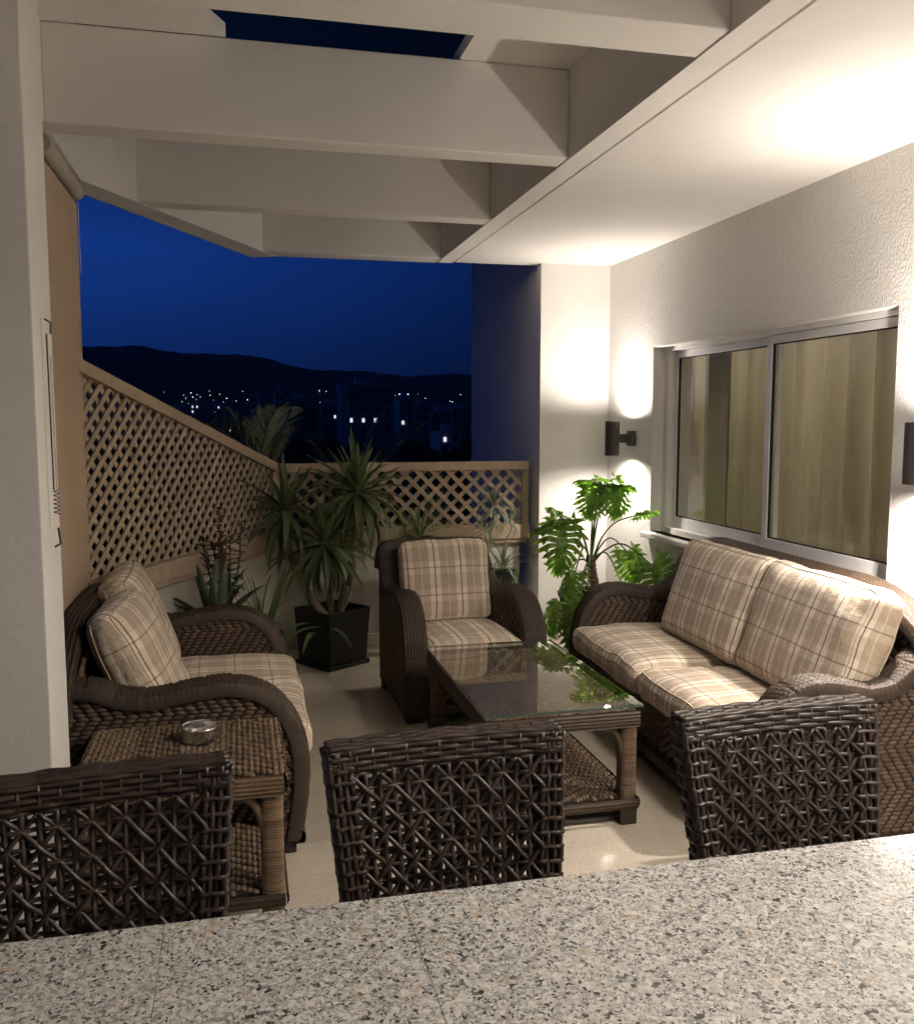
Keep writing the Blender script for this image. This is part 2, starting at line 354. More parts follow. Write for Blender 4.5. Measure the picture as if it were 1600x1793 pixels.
fr(WY0 + .004, WY0 + .03, WZ0, WZ1 - .004); fr(WY1 - .06, WY1 - .004, WZ0, WZ1 - .004); fr(WY0 + .03, WY1 - .06, WZ1 - .030, WZ1 - .004); fr(WY0 + .03, WY1 - .06, WZ0, WZ0 + .035)
wo_ = win.build('window', M_ALU, root, bevel=.003)
# sashes: far one sits behind, near one in front
SM = 4.17
def sash(y0, y1, xo, st):
    s_ = MB(); z0, z1 = WZ0 + .038, WZ1 - .033
    s_.box(lo(xo, y0, z0), lo(xo + .028, y0 + st, z1)); s_.box(lo(xo, y1 - st, z0), lo(xo + .028, y1, z1))
    s_.box(lo(xo, y0 + st, z1 - .04), lo(xo + .028, y1 - st, z1)); s_.box(lo(xo, y0 + st, z0), lo(xo + .028, y1 - st, z0 + .065))
    s_.build('sash', M_ALU, wo_, bevel=.0025)
    g = MB(); q = .006
    g.box(lo(xo + .006, y0 + st, z0 + .065), lo(xo + .02, y0 + st + q, z1 - .04)); g.box(lo(xo + .006, y1 - st - q, z0 + .065), lo(xo + .02, y1 - st, z1 - .04))
    g.box(lo(xo + .006, y0 + st + q, z1 - .04 - q), lo(xo + .02, y1 - st - q, z1 - .04)); g.box(lo(xo + .006, y0 + st + q, z0 + .065), lo(xo + .02, y1 - st - q, z0 + .065 + q))
    g.build('gasket', M_GASK, wo_)
    p = MB(); x = xo + .013
    p.add([lo(x, y0 + st, z0 + .065), lo(x, y1 - st, z0 + .065), lo(x, y1 - st, z1 - .04), lo(x, y0 + st, z1 - .04)], [(0, 1, 2, 3)]).build('pane', M_GLASS, wo_)
sash(SM - .02, WY1 - .062, fx0 + .042, .040)
sash(WY0 + .032, SM + .03, fx0 + .008, .045)
sill = MB().box(lo(XW - .055, WY0 - .03, WZ0 - .035), lo(XW + .075, WY1 + .03, WZ0)); sill.build('window_sill', M_SOFT, root, bevel=.006)
# room seen through the glass
rm = MB(); rm.box(lo(XW + .95, 2.2, .3), lo(XW + 1.0, 6.6, 2.6)); rm.box(lo(XW + .3, 2.2, 2.3), lo(XW + .95, 6.6, 2.35)); rm.box(lo(XW + .3, 2.2, .3), lo(XW + .95, 6.6, .35)); rm.box(lo(XW + .3, 6.6, .3), lo(XW + 1.0, 6.65, 2.35))
rm.box(lo(XW + .3, 2.15, .3), lo(XW + 1.0, 2.2, 2.35))
rm.build('inner_room', M_SOFT, root)
def curtain(name, y0, y1, x, m, amp, per, label):
    c_ = MB(); ny = int((y1 - y0) / .012); nz_ = 10; V = []
    for i in range(ny + 1):
        y = y0 + (y1 - y0) * i / ny
        for k in range(nz_ + 1):
            z = .55 + 1.62 * k / nz_
            a = amp * (1 + .25 * math.sin(y * 7 + k * .2))
            V.append((x + a * math.sin(y * 2 * PI / per + .8 * math.sin(y * 5.3)) + .35 * a * math.sin(y * 2 * PI / per * 2.3 + k * .12), y, z))
    V = [(p[0] - XW, p[1] - 4, p[2]) for p in V]; q = nz_ + 1
    c_.add(V, [(i * q + k, (i + 1) * q + k, (i + 1) * q + k + 1, i * q + k + 1) for i in range(ny) for k in range(nz_)])
    o_ = c_.build(name, m, None, smooth=True); o_.location = (XW, 4, 0); return tag(o_, label, 'curtain')
curtain('curtain', 2.5, 4.90, XW + .27, M_CURT, .045, .21, 'olive beige curtain filling the near part of the window')
curtain('curtain', 4.88, 5.27, XW + .33, M_SHEER, .008, .30, 'pale plain curtain strip in the far window pane')
curtain('curtain', 5.26, 6.1, XW + .30, M_CURT, .04, .18, 'darker curtain edge at the far end of the window')

rl = bpy.data.lights.new('room_fill_light', 'AREA'); rl.shape = 'RECTANGLE'; rl.size = .5; rl.size_y = 3.0; rl.energy = 7; rl.color = (1, .9, .72)
ro = bpy.data.objects.new('room_fill_light', rl); COL.objects.link(ro); ro.location = (XW + .70, 4.2, 2.22); ro['kind'] = 'structure'   # unseen light added to brighten the curtains from behind
# column beyond, whose outer face runs back towards the city
colm = empty('white_column', (2.02, YC, 0), 0, 'white end wall with blue dusk lit side beyond the lattice fence', 'wall')
MB().box((0, 0, -6), (.8, 1.9, 3.6)).build('wall_body', M_SOFT, colm)

# rear of the house, out of view behind the camera
hb = MB().box((-3.2, -2.4, 0), (2.52, -2.2, 3.3)).build('back_wall', M_PLAST); tag(hb, 'plain white house wall at the back of the terrace', 'wall', kind='structure')

# pergola and ceiling
perg = empty('concrete_pergola', (1.33, 3, ZC), 0, 'white concrete pergola of deep cross beams open to the night sky', 'pergola')
def lp(x, y, z): return (x - 1.33, y - 3, z - ZC)
ceil = MB(); ceil.box(lp(1.445, -2.2, ZC), lp(XW, YC + .10, 3.25)); ceil.build('ceiling_panel', M_CEIL, perg)
eb = MB(); eb.box(lp(1.33, -2.2, ZC - .002), lp(1.43, YC + .12, 3.25)); eb.box(lp(1.43, -2.2, ZC + .02), lp(1.445, YC + .10, 3.25)); eb.build('edge_beam', M_CEIL, perg)
dv = (DB - DA) / np.linalg.norm(DB - DA); nv = np.array([dv[1], -dv[0]])     # nv points inward (+x)
def diag_x(y, off=0):  # inner line of the slanting beam
    p = DA + nv * off
    return p[0] + (y - p[1]) * dv[0] / dv[1]
def beam(y0, y1):
    xl0 = max(XL + .02, diag_x(y0, .01)) if y0 > 4.4 else XL + .02
    xl1 = max(XL + .02, diag_x(y1, .01)) if y1 > 4.4 else XL + .02
    bm_ = MB(); P = [lp(xl0, y0, 0)[:2], lp(1.33, y0, 0)[:2], lp(1.33, y1, 0)[:2], lp(xl1, y1, 0)[:2]]
    bm_.prism(P, .003, ZT - ZC - .001); return bm_.build('cross_beam', M_CEIL, perg, bevel=.004, seg=1)
for y0, y1 in ((-.2, -.05), (1.10, 1.27), (2.375, 2.57), (3.64, 3.77), (4.82, 4.95)): beam(y0, y1)
beam(6.02, 6.20)
sb = MB(); sb.box(lp(XL - .20, -2.2, ZC), lp(XL + .02, 4.44, 3.25)); sb.build('side_beam', M_CEIL, perg)
gb = MB(); A0, B0 = DA + nv * .02, DB + nv * .02; A1, B1 = DA - nv * .13, DB - nv * .13
gb.prism([lp(*A0, 0)[:2], lp(B0[0] + .02, B0[1] + .0, 0)[:2], lp(B1[0] + .0, B1[1], 0)[:2], lp(*A1, 0)[:2]], 0, .65); gb.build('slanting_beam', M_CEIL, perg)
# slab lying on the beams, with openings
def slab(y0, y1, hx):     # opening between the slanting line and hx
    s_ = MB(); s_.box(lp(hx, y0, ZT), lp(1.33, y1, ZT + .05)); s_.build('roof_slab', M_CEIL, perg); s_ = MB()
    xa, xb = -.006 + (y0 - 3.64) * .5, -.006 + (y1 - 3.64) * .5
    xa, xb = max(xa, XL + .02 + .02), max(xb, XL + .02 + .02)
    s_.prism([lp(XL + .02, y0, 0)[:2], lp(xa, y0, 0)[:2], lp(xb, y1, 0)[:2], lp(XL + .02, y1, 0)[:2]], ZT - ZC, ZT - ZC + .05)
    s_.build('roof_slab', M_CEIL, perg)
slab(2.57, 3.64, .878)
s_ = MB(); s_.box(lp(XL + .02, -2.2, ZT), lp(1.33, 2.57, ZT + .05)); s_.build('roof_slab', M_CEIL, perg)
s_ = MB(); s_.box(lp(.878, 3.64, ZT), lp(1.33, 6.2, ZT + .05)); s_.build('roof_slab', M_CEIL, perg)

# pillar on the left, with spring latch strip
pil = empty('square_pillar', (-.50, 2.695, 0), 0, 'beige square pillar at the left edge with a narrow pale side', 'pillar')
MB().box((-1.3, -.125, 0), (0, .125, 3.3)).build('pillar_body', M_PLAST, pil, bevel=.004)
lat = empty('gate_latch', (-.50, 2.70, 1.20), 0, 'tall slim metal latch with a small coil spring on the pillar side', 'latch')
MB().box((.0005, -.035, .06), (.004, .03, .62)).build('back_plate', M_SOFT, lat, bevel=.001)
MB().tube([(.01, -.012, .58), (.012, -.012, .16)], .0022, 8).build('rod', M_LAMP, lat)
MB().tube([(.012, .016, .52), (.014, .016, .16)], .002, 8).build('rod', M_STEEL, lat)
MB().tube([(.012 + .007 * math.cos(a), .018 + .007 * math.sin(a), .09 + .0115 * a / (2 * PI)) for a in np.linspace(0, 12 * PI, 120)], .0015, 6).build('coil_spring', M_LAMP, lat, smooth=True)
MB().tube([(.004, .0, .62), (.02, -.004, .61), (.02, -.012, .58)], .0026, 6).build('hook', M_LAMP, lat)
MB().tube([(.004, .012, .0), (.02, .008, .01), (.018, -.006, .055)], .003, 6).build('hook', M_LAMP, lat)
tag(lat)

# roller blind
bl = empty('roller_blind', (-.665, 3.7, 0), 0, 'plain beige fabric roller blind hanging down beside the pillar', 'blind')
V = []; ny, nz_ = 16, 30
for i in range(ny + 1):
    for k in range(nz_ + 1):
        y = i / ny * .76; z = .04 + 2.46 * k / nz_
        V.append((.004 * math.sin(i * .7) * (1 - k / nz_), y, z))
MB().add(V, [(i * 31 + k, (i + 1) * 31 + k, (i + 1) * 31 + k + 1, i * 31 + k + 1) for i in range(ny) for k in range(nz_)]).build('blind_cloth', M_BLIND, bl, smooth=True)
MB().tube([(.0, -.0, 2.55), (.0, .72, 2.55)], .034, 20).build('roller_tube', M_TUBE, bl, smooth=False)
MB().tube([(.0, .722, 2.55), (.0, .745, 2.55)], .038, 20).tube([(.0, .745, 2.55), (.0, .76, 2.55)], .016, 10).box((-.02, .74, 2.52), (.02, .752, 2.6)).build('end_bracket', M_TUBE, bl, bevel=.002)
MB().tube([(.004, .765, 2.53), (.006, .766, 2.2)], .0018, 6).build('pull_cord', M_SOFT, bl)
MB().box((-.008, 0, .02), (.008, .76, .045)).build('bottom_bar', M_TUBE, bl, bevel=.002)

# parapet walls
lw = empty('parapet_wall', (1, YB, 0), 0, 'low cream plaster wall under the straight lattice fence', 'wall')
MB().box((-.78, 0, 0), (.93, .16, .715)).build('wall_body', M_LOWW, lw)
MB().box((-.765, -.014, .001), (.928, 0 - .0005, .085)).build('skirting', M_SKIRT, lw, bevel=.003)
lw2 = empty('parapet_wall', (0, 0, 0), 0, 'low cream plaster wall slanting away behind the left loveseat', 'wall')
q = DA - dv * .05; A1, B1 = q - nv * .15, DB - nv * .15
MB().prism([tuple(q), tuple(DB), tuple(B1), tuple(A1)], 0, .715).build('wall_body', M_LOWW, lw2)

# ================================================================== LATTICE FENCES
def clip(poly, p, dr):
    ts = []; n = len(poly)
    for i in range(n):
        a, b_ = np.array(poly[i]), np.array(poly[(i + 1) % n]); e = b_ - a
        den = dr[0] * e[1] - dr[1] * e[0]
        if abs(den) < 1e-9: continue
        w_ = a - p; t_ = (w_[0] * e[1] - w_[1] * e[0]) / den; u_ = (w_[0] * dr[1] - w_[1] * dr[0]) / den
        if -1e-6 <= u_ <= 1 + 1e-6: ts.append(t_)
    return (min(ts), max(ts)) if len(ts) >= 2 else None
def lattice(P0, P1, zb, zt0, zt1, label, fw=.06, railh=.10, pitch=.0755, sw=.029, flip=False):
    P0 = np.array(P0); P1 = np.array(P1); L = np.linalg.norm(P1 - P0); ang = math.atan2(P1[1] - P0[1], P1[0] - P0[0])
    f = empty('lattice_fence', (P0[0], P0[1], 0), ang, label, 'fence')
    sl = (zt1 - zt0) / L
    poly = [(fw * .5, zb), (L - fw * .5, zb), (L - fw * .5, zt1 - fw * .6), (fw * .5, zt0 - fw * .6)]
    for layer, sg in ((0, -1), (1, 1)):
        if flip: sg = -sg
        dr = np.array([1, sg]) / math.sqrt(2); nn = np.array([-dr[1], dr[0]])
        kk = [p_ @ nn for p_ in map(np.array, poly)]; o0 = min(kk)
        k = 0
        while o0 + .03 + k * pitch < max(kk):
            p = nn * (o0 + .03 + k * pitch) ; k += 1
            c_ = clip(poly, p, dr)
            if not c_ or c_[1] - c_[0] < .03: continue
            a, b_ = p + dr * c_[0], p + dr * c_[1]
            y = -.007 if layer == 0 else .003; th = .008; j = rng.uniform(-.0008, .0008)
            V = [(a[0] - nn[0] * sw / 2, y + j, a[1] - nn[1] * sw / 2), (b_[0] - nn[0] * sw / 2, y + j, b_[1] - nn[1] * sw / 2), (b_[0] + nn[0] * sw / 2, y + j, b_[1] + nn[1] * sw / 2), (a[0] + nn[0] * sw / 2, y + j, a[1] + nn[1] * sw / 2)]
            V += [(v_[0], v_[1] + th, v_[2]) for v_ in V]
            m_ = MB().add(V, [(0, 1, 2, 3), (7, 6, 5, 4), (0, 4, 5, 1), (1, 5, 6, 2), (2, 6, 7, 3), (3, 7, 4, 0)])
            m_.build('slat', M_WOOD, f)
    def bar(x0, z0, x1, z1, h, y0=-.03, y1=.03, name='rail'):
        dx = x1 - x0; dz = z1 - z0
        V = [(x0, y0, z0), (x1, y0, z1), (x1, y0, z1 + h), (x0, y0, z0 + h), (x0, y1, z0), (x1, y1, z1), (x1, y1, z1 + h), (x0, y1, z0 + h)]
        MB().add(V, [(0, 1, 2, 3), (7, 6, 5, 4), (0, 4, 5, 1), (1, 5, 6, 2), (2, 6, 7, 3), (3, 7, 4, 0)]).build(name, M_WOOD, f, bevel=.003)
    bar(-.0, zt0 - fw, L, zt1 - fw, fw, -.032, .032)
    bar(-.0, zb - railh + .02, L, zb - railh + .02, railh, -.05, .04)
    bar(0, zb - railh - .012, L - .02, zb - railh - .012, .03, -.035, .03)
    for x, zt in ((0, zt0), (L - fw * .8, zt1)):
        if flip and x == 0: continue
        MB().box((x, -.026, zb + .018), (x + fw * .8, .026, zt - fw - .001 + (0 if x else -abs(sl) * .05))).build('post', M_WOOD, f, bevel=.003)
    return f
lattice((.24, YB), (1.99, YB), .80, 1.262, 1.262, 'straight tan wooden lattice fence along the far low wall')
lattice(tuple(DA - dv * .09), tuple(DB - dv * .02), .80, 1.828, 1.27, 'tan wooden lattice fence with a steeply sloping top on the slanting side', pitch=.061, sw=.026, flip=True)

# ================================================================== WOVEN FURNITURE
# one short plump strand (grain) of a twill weave
def grain_tpl(rings=5, sides=6):
    V = []; ts = np.linspace(-1, 1, rings)
    for t_ in ts:
        r = math.sqrt(max(0.06, 1 - abs(t_) ** 2.6))
        for k in range(sides):
            a = PI * k / (sides - 1); V.append((t_, r * math.cos(a), r * math.sin(a)))
    F = [(i * sides + k, i * sides + k + 1, (i + 1) * sides + k + 1, (i + 1) * sides + k) for i in range(rings - 1) for k in range(sides - 1)]
    return np.array(V), np.array(F)
GT, GF = grain_tpl(); GF = GF[:, ::-1]
def grains(C, Ax, Sd, Nn, L, Wd, H, mb):
    n = len(C)
    if n == 0: return
    L = np.broadcast_to(L, (n,)); Wd = np.broadcast_to(Wd, (n,)); H = np.broadcast_to(H, (n,))
    V = C[:, None, :] + GT[None, :, 0, None] * (Ax * (L / 2)[:, None])[:, None, :] + GT[None, :, 1, None] * (Sd * (Wd / 2)[:, None])[:, None, :] + GT[None, :, 2, None] * (Nn * H[:, None])[:, None, :]
    F = (GF[None] + (np.arange(n) * len(GT))[:, None, None]).reshape(-1, 4)
    mb.add(V.reshape(-1, 3), F, np.repeat(.22 + .78 * nr.rand(n), len(GT)))
def twill(mb, O, U, Vv, w, h, mask=None, pu=.0155, L=.029, zig=11, H=.0065, step=.25, tilt=.10, gap=1.36):
    """columns of strands running along Vv, stepped from column to column into chevrons; U x Vv looks out."""
    O, U, Vv = map(lambda a: np.array(a, float), (O, U, Vv)); Nn = np.cross(U, Vv); Nn /= np.linalg.norm(Nn)
    cs, ax, sd = [], [], []
    nu = int(w / pu)
    for i in range(nu + 1):
        u = (i + .5) * w / (nu + 1); k = i % (2 * zig); tri = k if k < zig else 2 * zig - k
        sgn = 1 if k < zig else -1
        Lp = L * gap
        v = ((tri * step) % 1.0) * Lp - Lp
        while v < h + L:
            vc = v + L / 2 + nr.uniform(-.0012, .0012)
            if .2 * L < vc < h - .2 * L and (mask is None or mask(u, vc)):
                cs.append(O + U * (u + nr.uniform(-.0006, .0006)) + Vv * vc)
                a = Vv + U * tilt * sgn + U * nr.uniform(-.05, .05) + Nn * nr.uniform(-.06, .06); a = a / np.linalg.norm(a); ax.append(a)
                s2 = np.cross(a, Nn); s2 /= np.linalg.norm(s2); sd.append(s2)
            v += Lp
    if not cs: return
    C_, A_, S_ = np.array(cs), np.array(ax), np.array(sd); Nn_ = np.cross(S_, A_)
    grains(C_, A_, S_, Nn_, L * 1.14, pu * (1.14 if gap < 1.4 else 1.3), H * nr.uniform(.8, 1.15, len(C_)), mb)
def band(mb, path, side, width, dome=.02, cords=10, amp=.0035, lip=.03, step=.005, wrap=.0, knot=.016):
    """cord-wrapped band swept along path; side = unit vector across."""
    P, s = catmull(path, step); side = np.array(side, float)
    T = np.gradient(P, axis=0); T /= np.linalg.norm(T, axis=1)[:, None]
    Nn = np.cross(side[None], T); Nn /= np.linalg.norm(Nn, axis=1)[:, None]
    q = cords * 4 + 1; c = np.linspace(-1, 1, q)
    sc = np.abs(np.sin(c * cords * PI / 2)) ** .7
    idx = np.floor((c + 1) / 2 * cords).astype(int)
    ph = (idx * 2.399) % (2 * PI)
    prof = dome * np.sqrt(np.maximum(0, 1 - np.abs(c) ** 2.4)) - lip * np.clip((np.abs(c) - .94) / .06, 0, 1)
    tw = .55 + .45 * np.abs(np.sin(PI * s[:, None] / knot + ph[None]))
    if wrap: tw = tw * (1 - .5 * (np.abs(np.sin(PI * s[:, None] / wrap)) < .18))
    h = prof[None] + amp * (sc[None] * tw - .5)
    V = P[:, None, :] + side[None, None] * (c * width / 2)[None, :, None] + Nn[:, None, :] * h[..., None]
    n = len(P); I = np.arange(n - 1)[:, None] * q + np.arange(q - 1)[None]
    F = np.stack([I, I + 1, I + q + 1, I + q], -1).reshape(-1, 4)
    r = (.25 + .75 * nr.rand(cords + 1)[idx])[None] * (.55 + .45 * nr.rand(n // 5 + 2, 1)[np.arange(n) // 5]) * np.clip(sc[None] * tw * 1.5, 0, 1)   # darker in the grooves between cords
    mb.add(V.reshape(-1, 3), F, r.reshape(-1))
PROFILE = [(.03, .05), (.012, .16), (.0, .30), (.012, .42), (.055, .525), (.13, .60), (.24, .632), (.36, .622), (.48, .602), (.575, .612), (.65, .665), (.705, .755), (.745, .84), (.77, .885)]
def make_seat(name, loc, rz, Wd, D, label, cat, ztop=.90, t_=.125, roll=.125):
    k = D / .82
    rt = empty(name, loc, rz, label, cat)
    prof = [(y * k, z * (1 if z < .6 else 1) if z < .7 else z + (ztop - .90) * (z - .7) / .185) for y, z in PROFILE]
    wide = Wd > 1.2            # on the two sofas the back dips in a long curve to the arms
    if wide: prof = [(y, z if z < .64 else .64 + (z - .64) * (ztop - .15 - .64) / (ztop - .015 - .64)) for y, z in prof]
    def tz(x):
        e = min(x, Wd - x)
        return ztop - (.15 * (1 - min(1, max(0, e) / .42)) ** 1.8 if wide else 0)
    Pp, _ = catmull(prof, .01)
    def top(y):
        msk = Pp[:, 1] > .28
        return np.interp(y, Pp[msk][:, 0], Pp[msk][:, 1])
    for sx in (0, 1):
        x0 = 0 if sx == 0 else Wd - t_; x1 = x0 + t_; xc = (x0 + x1) / 2
        a = MB(); band(a, [(xc, y, z) for y, z in prof], (1, 0, 0), t_ + .006, dome=.022, cords=8, amp=.0085, step=.0045, knot=.018, wrap=.10)
        ar = a.build('armrest', M_CORD, rt, smooth=True)
        # panel core
        pts = [(y, z - .012) for y, z in Pp] + [(Pp[-1][0], .06)]
        n = len(pts); V = [(x0 + .012, y + .012, z) for y, z in pts] + [(x1 - .012, y + .012, z) for y, z in pts]
        F = [tuple(range(n)), tuple(range(2 * n - 1, n - 1, -1))] + [(i, n + i, n + (i + 1) % n, (i + 1) % n) for i in range(n)]
        MB().add(V, F).build('side_panel', M_BACK, rt)
        for xx, U, fl in ((x0 + .012, (0, -1, 0), True), (x1 - .012, (0, 1, 0), False)):
            g = MB(); ymax = .765 * k
            if fl: twill(g, (xx, ymax, .07), (0, 0, 1), (0, 1, 0), .9, .001) if False else None
            O = (xx, ymax if fl else 0.02, .075)
            def mk(u, v, fl=fl):
                # u is height, v runs along depth
                y = ymax - v if fl else .02 + v
                return y > .015 and .075 + u < top(y) - .03 and not (y < .02)
            if fl: twill(g, O, (0, 0, 1), (0, -1, 0), ztop - .1, ymax, mk, zig=10)       # (z)x(-y)= +x ... flipped below
            else: twill(g, O, (0, 0, 1), (0, 1, 0), ztop - .1, ymax - .02, mk, zig=10)
            # make strands stand outward
            vv = g.V[0] if g.V else None
            if vv is not None:
                out = -1 if fl else 1
                d_ = vv[:, 0] - xx; g.V[0] = np.stack([xx + out * np.abs(d_), vv[:, 1], vv[:, 2]], 1)
                o_ = g.build('side_weave', M_GRAIN, rt, smooth=True); o_['kind'] = 'stuff'
                rec(o_)
    # front apron, base
    ap = MB().box((t_, .035, .06), (Wd - t_, .06, .30)).build('front_apron', M_BACK, rt)
    g = MB(); twill(g, (t_, .034, .085), (1, 0, 0), (0, 0, 1), Wd - 2 * t_, .20, zig=11); fixn(g, 1, .034, -1); o_ = g.build('front_weave', M_GRAIN, rt, smooth=True); o_['kind'] = 'stuff'; rec(o_)
    g = MB(); band(g, [(t_, .034, .30), (Wd / 2, .03, .30), (Wd - t_, .034, .30)], (0, 0, -1), .05, dome=.014, cords=4, amp=.004); g.build('front_rail', M_CORD, rt, smooth=True); rec(rt.children[-1])
    bs = MB(); band(bs, [(.0, .01, .065), (Wd / 2, .008, .065), (Wd, .01, .065)], (0, 0, -1), .05, dome=.012, cords=4, amp=.004); o_ = bs.build('base_rail', M_CORD, rt, smooth=True); rec(o_)
    for x, y in ((.02, .03), (Wd - .10, .03), (.02, D - .10), (Wd - .10, D - .10)):
        MB().box((x, y, 0), (x + .08, y + .07, .065)).build('foot', M_PLINTH, rt, bevel=.004)
    MB().box((t_, .06, .27), (Wd - t_, D * .86, .30)).build('seat_deck', M_BACK, rt)
    # back
    yb0, yb1 = D * .80, D * .905
    V, xs_ = [], np.linspace(t_ * .4, Wd - t_ * .4, 30)
    for x in xs_:
        zt_ = tz(x) - .03; f_ = (zt_ - .07) / (ztop - .10); yt = yb0 + (yb1 - yb0) * f_; V += [(x, yb0, .07), (x, yt, zt_), (x, D * .99, zt_), (x, D * .99, .07)]
    F = [(i * 4 + k, i * 4 + 4 + k, i * 4 + 4 + (k + 1) % 4, i * 4 + (k + 1) % 4) for i in range(29) for k in range(4)] + [(0, 1, 2, 3), (119, 118, 117, 116)]
    MB().add(V, F).build('backrest', M_BACK, rt)
    g = MB(); up = np.array([0, yb1 - yb0, ztop - .10]); up /= np.linalg.norm(up)
    z0 = .45; ys = yb0 + (z0 - .07) * (yb1 - yb0) / (ztop - .10)
    twill(g, (t_ * .6, ys - .003, z0), (1, 0, 0), tuple(up), Wd - t_ * 1.2, ztop - .16 - z0 + .06, mask=lambda u, v: z0 + v < tz(u + t_ * .6) - .09, pu=.02, L=.034, zig=12)
    nb = np.cross((1, 0, 0), up); g.V[0] = flip_out(g.V[0], np.array([t_ * .6, ys - .003, z0]), nb if nb[1] < 0 else -nb)
    o_ = g.build('back_weave', M_GRAIN, rt, smooth=True); o_['kind'] = 'stuff'; rec(o_)
    g = MB(); nk = int(Wd / .034); zz = ztop - .075      # row of fat knots under the roll
    C_ = np.array([(.03 + (Wd - .06) * (i + .5) / nk, yb1 - .022, zz + .004 * (i % 2) - ztop + tz(.03 + (Wd - .06) * (i + .5) / nk)) for i in range(nk)])
    A_ = np.tile(np.array([.8, 0, .6]), (nk, 1)); Nn_ = np.tile(np.array([0, -1., 0]), (nk, 1)); S_ = np.cross(A_, Nn_)
    grains(C_, A_, S_, Nn_, .042, .026, .014, g); o_ = g.build('knot_row', M_GRAIN, rt, smooth=True); o_['kind'] = 'stuff'; rec(o_)
    g = MB(); ym = (yb1 + D) / 2 - .012
    if wide: rp_ = [(-.002, ym, tz(0) - .10), (.004, ym, tz(0) - .03)] + [(x, ym, tz(x) + .004) for x in (.04, .10, .18, .28, .40, .55, Wd / 2, Wd - .55, Wd - .40, Wd - .28, Wd - .18, Wd - .10, Wd - .04)] + [(Wd - .004, ym, tz(0) - .03), (Wd + .002, ym, tz(0) - .10)]
    else: rp_ = None
    band(g, rp_ or [(-.004, ym, ztop - .14), (.004, ym, ztop - .06), (.035, ym, ztop - .012), (.09, ym, ztop), (Wd / 2, ym, ztop + .006), (Wd - .09, ym, ztop), (Wd - .035, ym, ztop - .012), (Wd - .004, ym, ztop - .06), (Wd + .004, ym, ztop - .14)], (0, -1, 0), roll, dome=.026 * roll / .125, cords=max(4, int(roll * 64)), amp=.008, lip=.035, knot=.02)
    o_ = g.build('top_roll', M_CORD, rt, smooth=True); rec(o_)
    return rt
def rec(o):   # consistent outward normals not needed for shading; keep faces as built
    return o
def fixn(g, axis, plane, sgn):
    v_ = g.V[0]; d_ = v_[:, axis] - plane; v_ = v_.copy(); v_[:, axis] = plane + sgn * np.abs(d_); g.V[0] = v_
def flip_out(v_, O, n_):
    d_ = (v_ - O) @ n_; return v_ + n_[None] * ((np.abs(d_) - d_))[:, None]

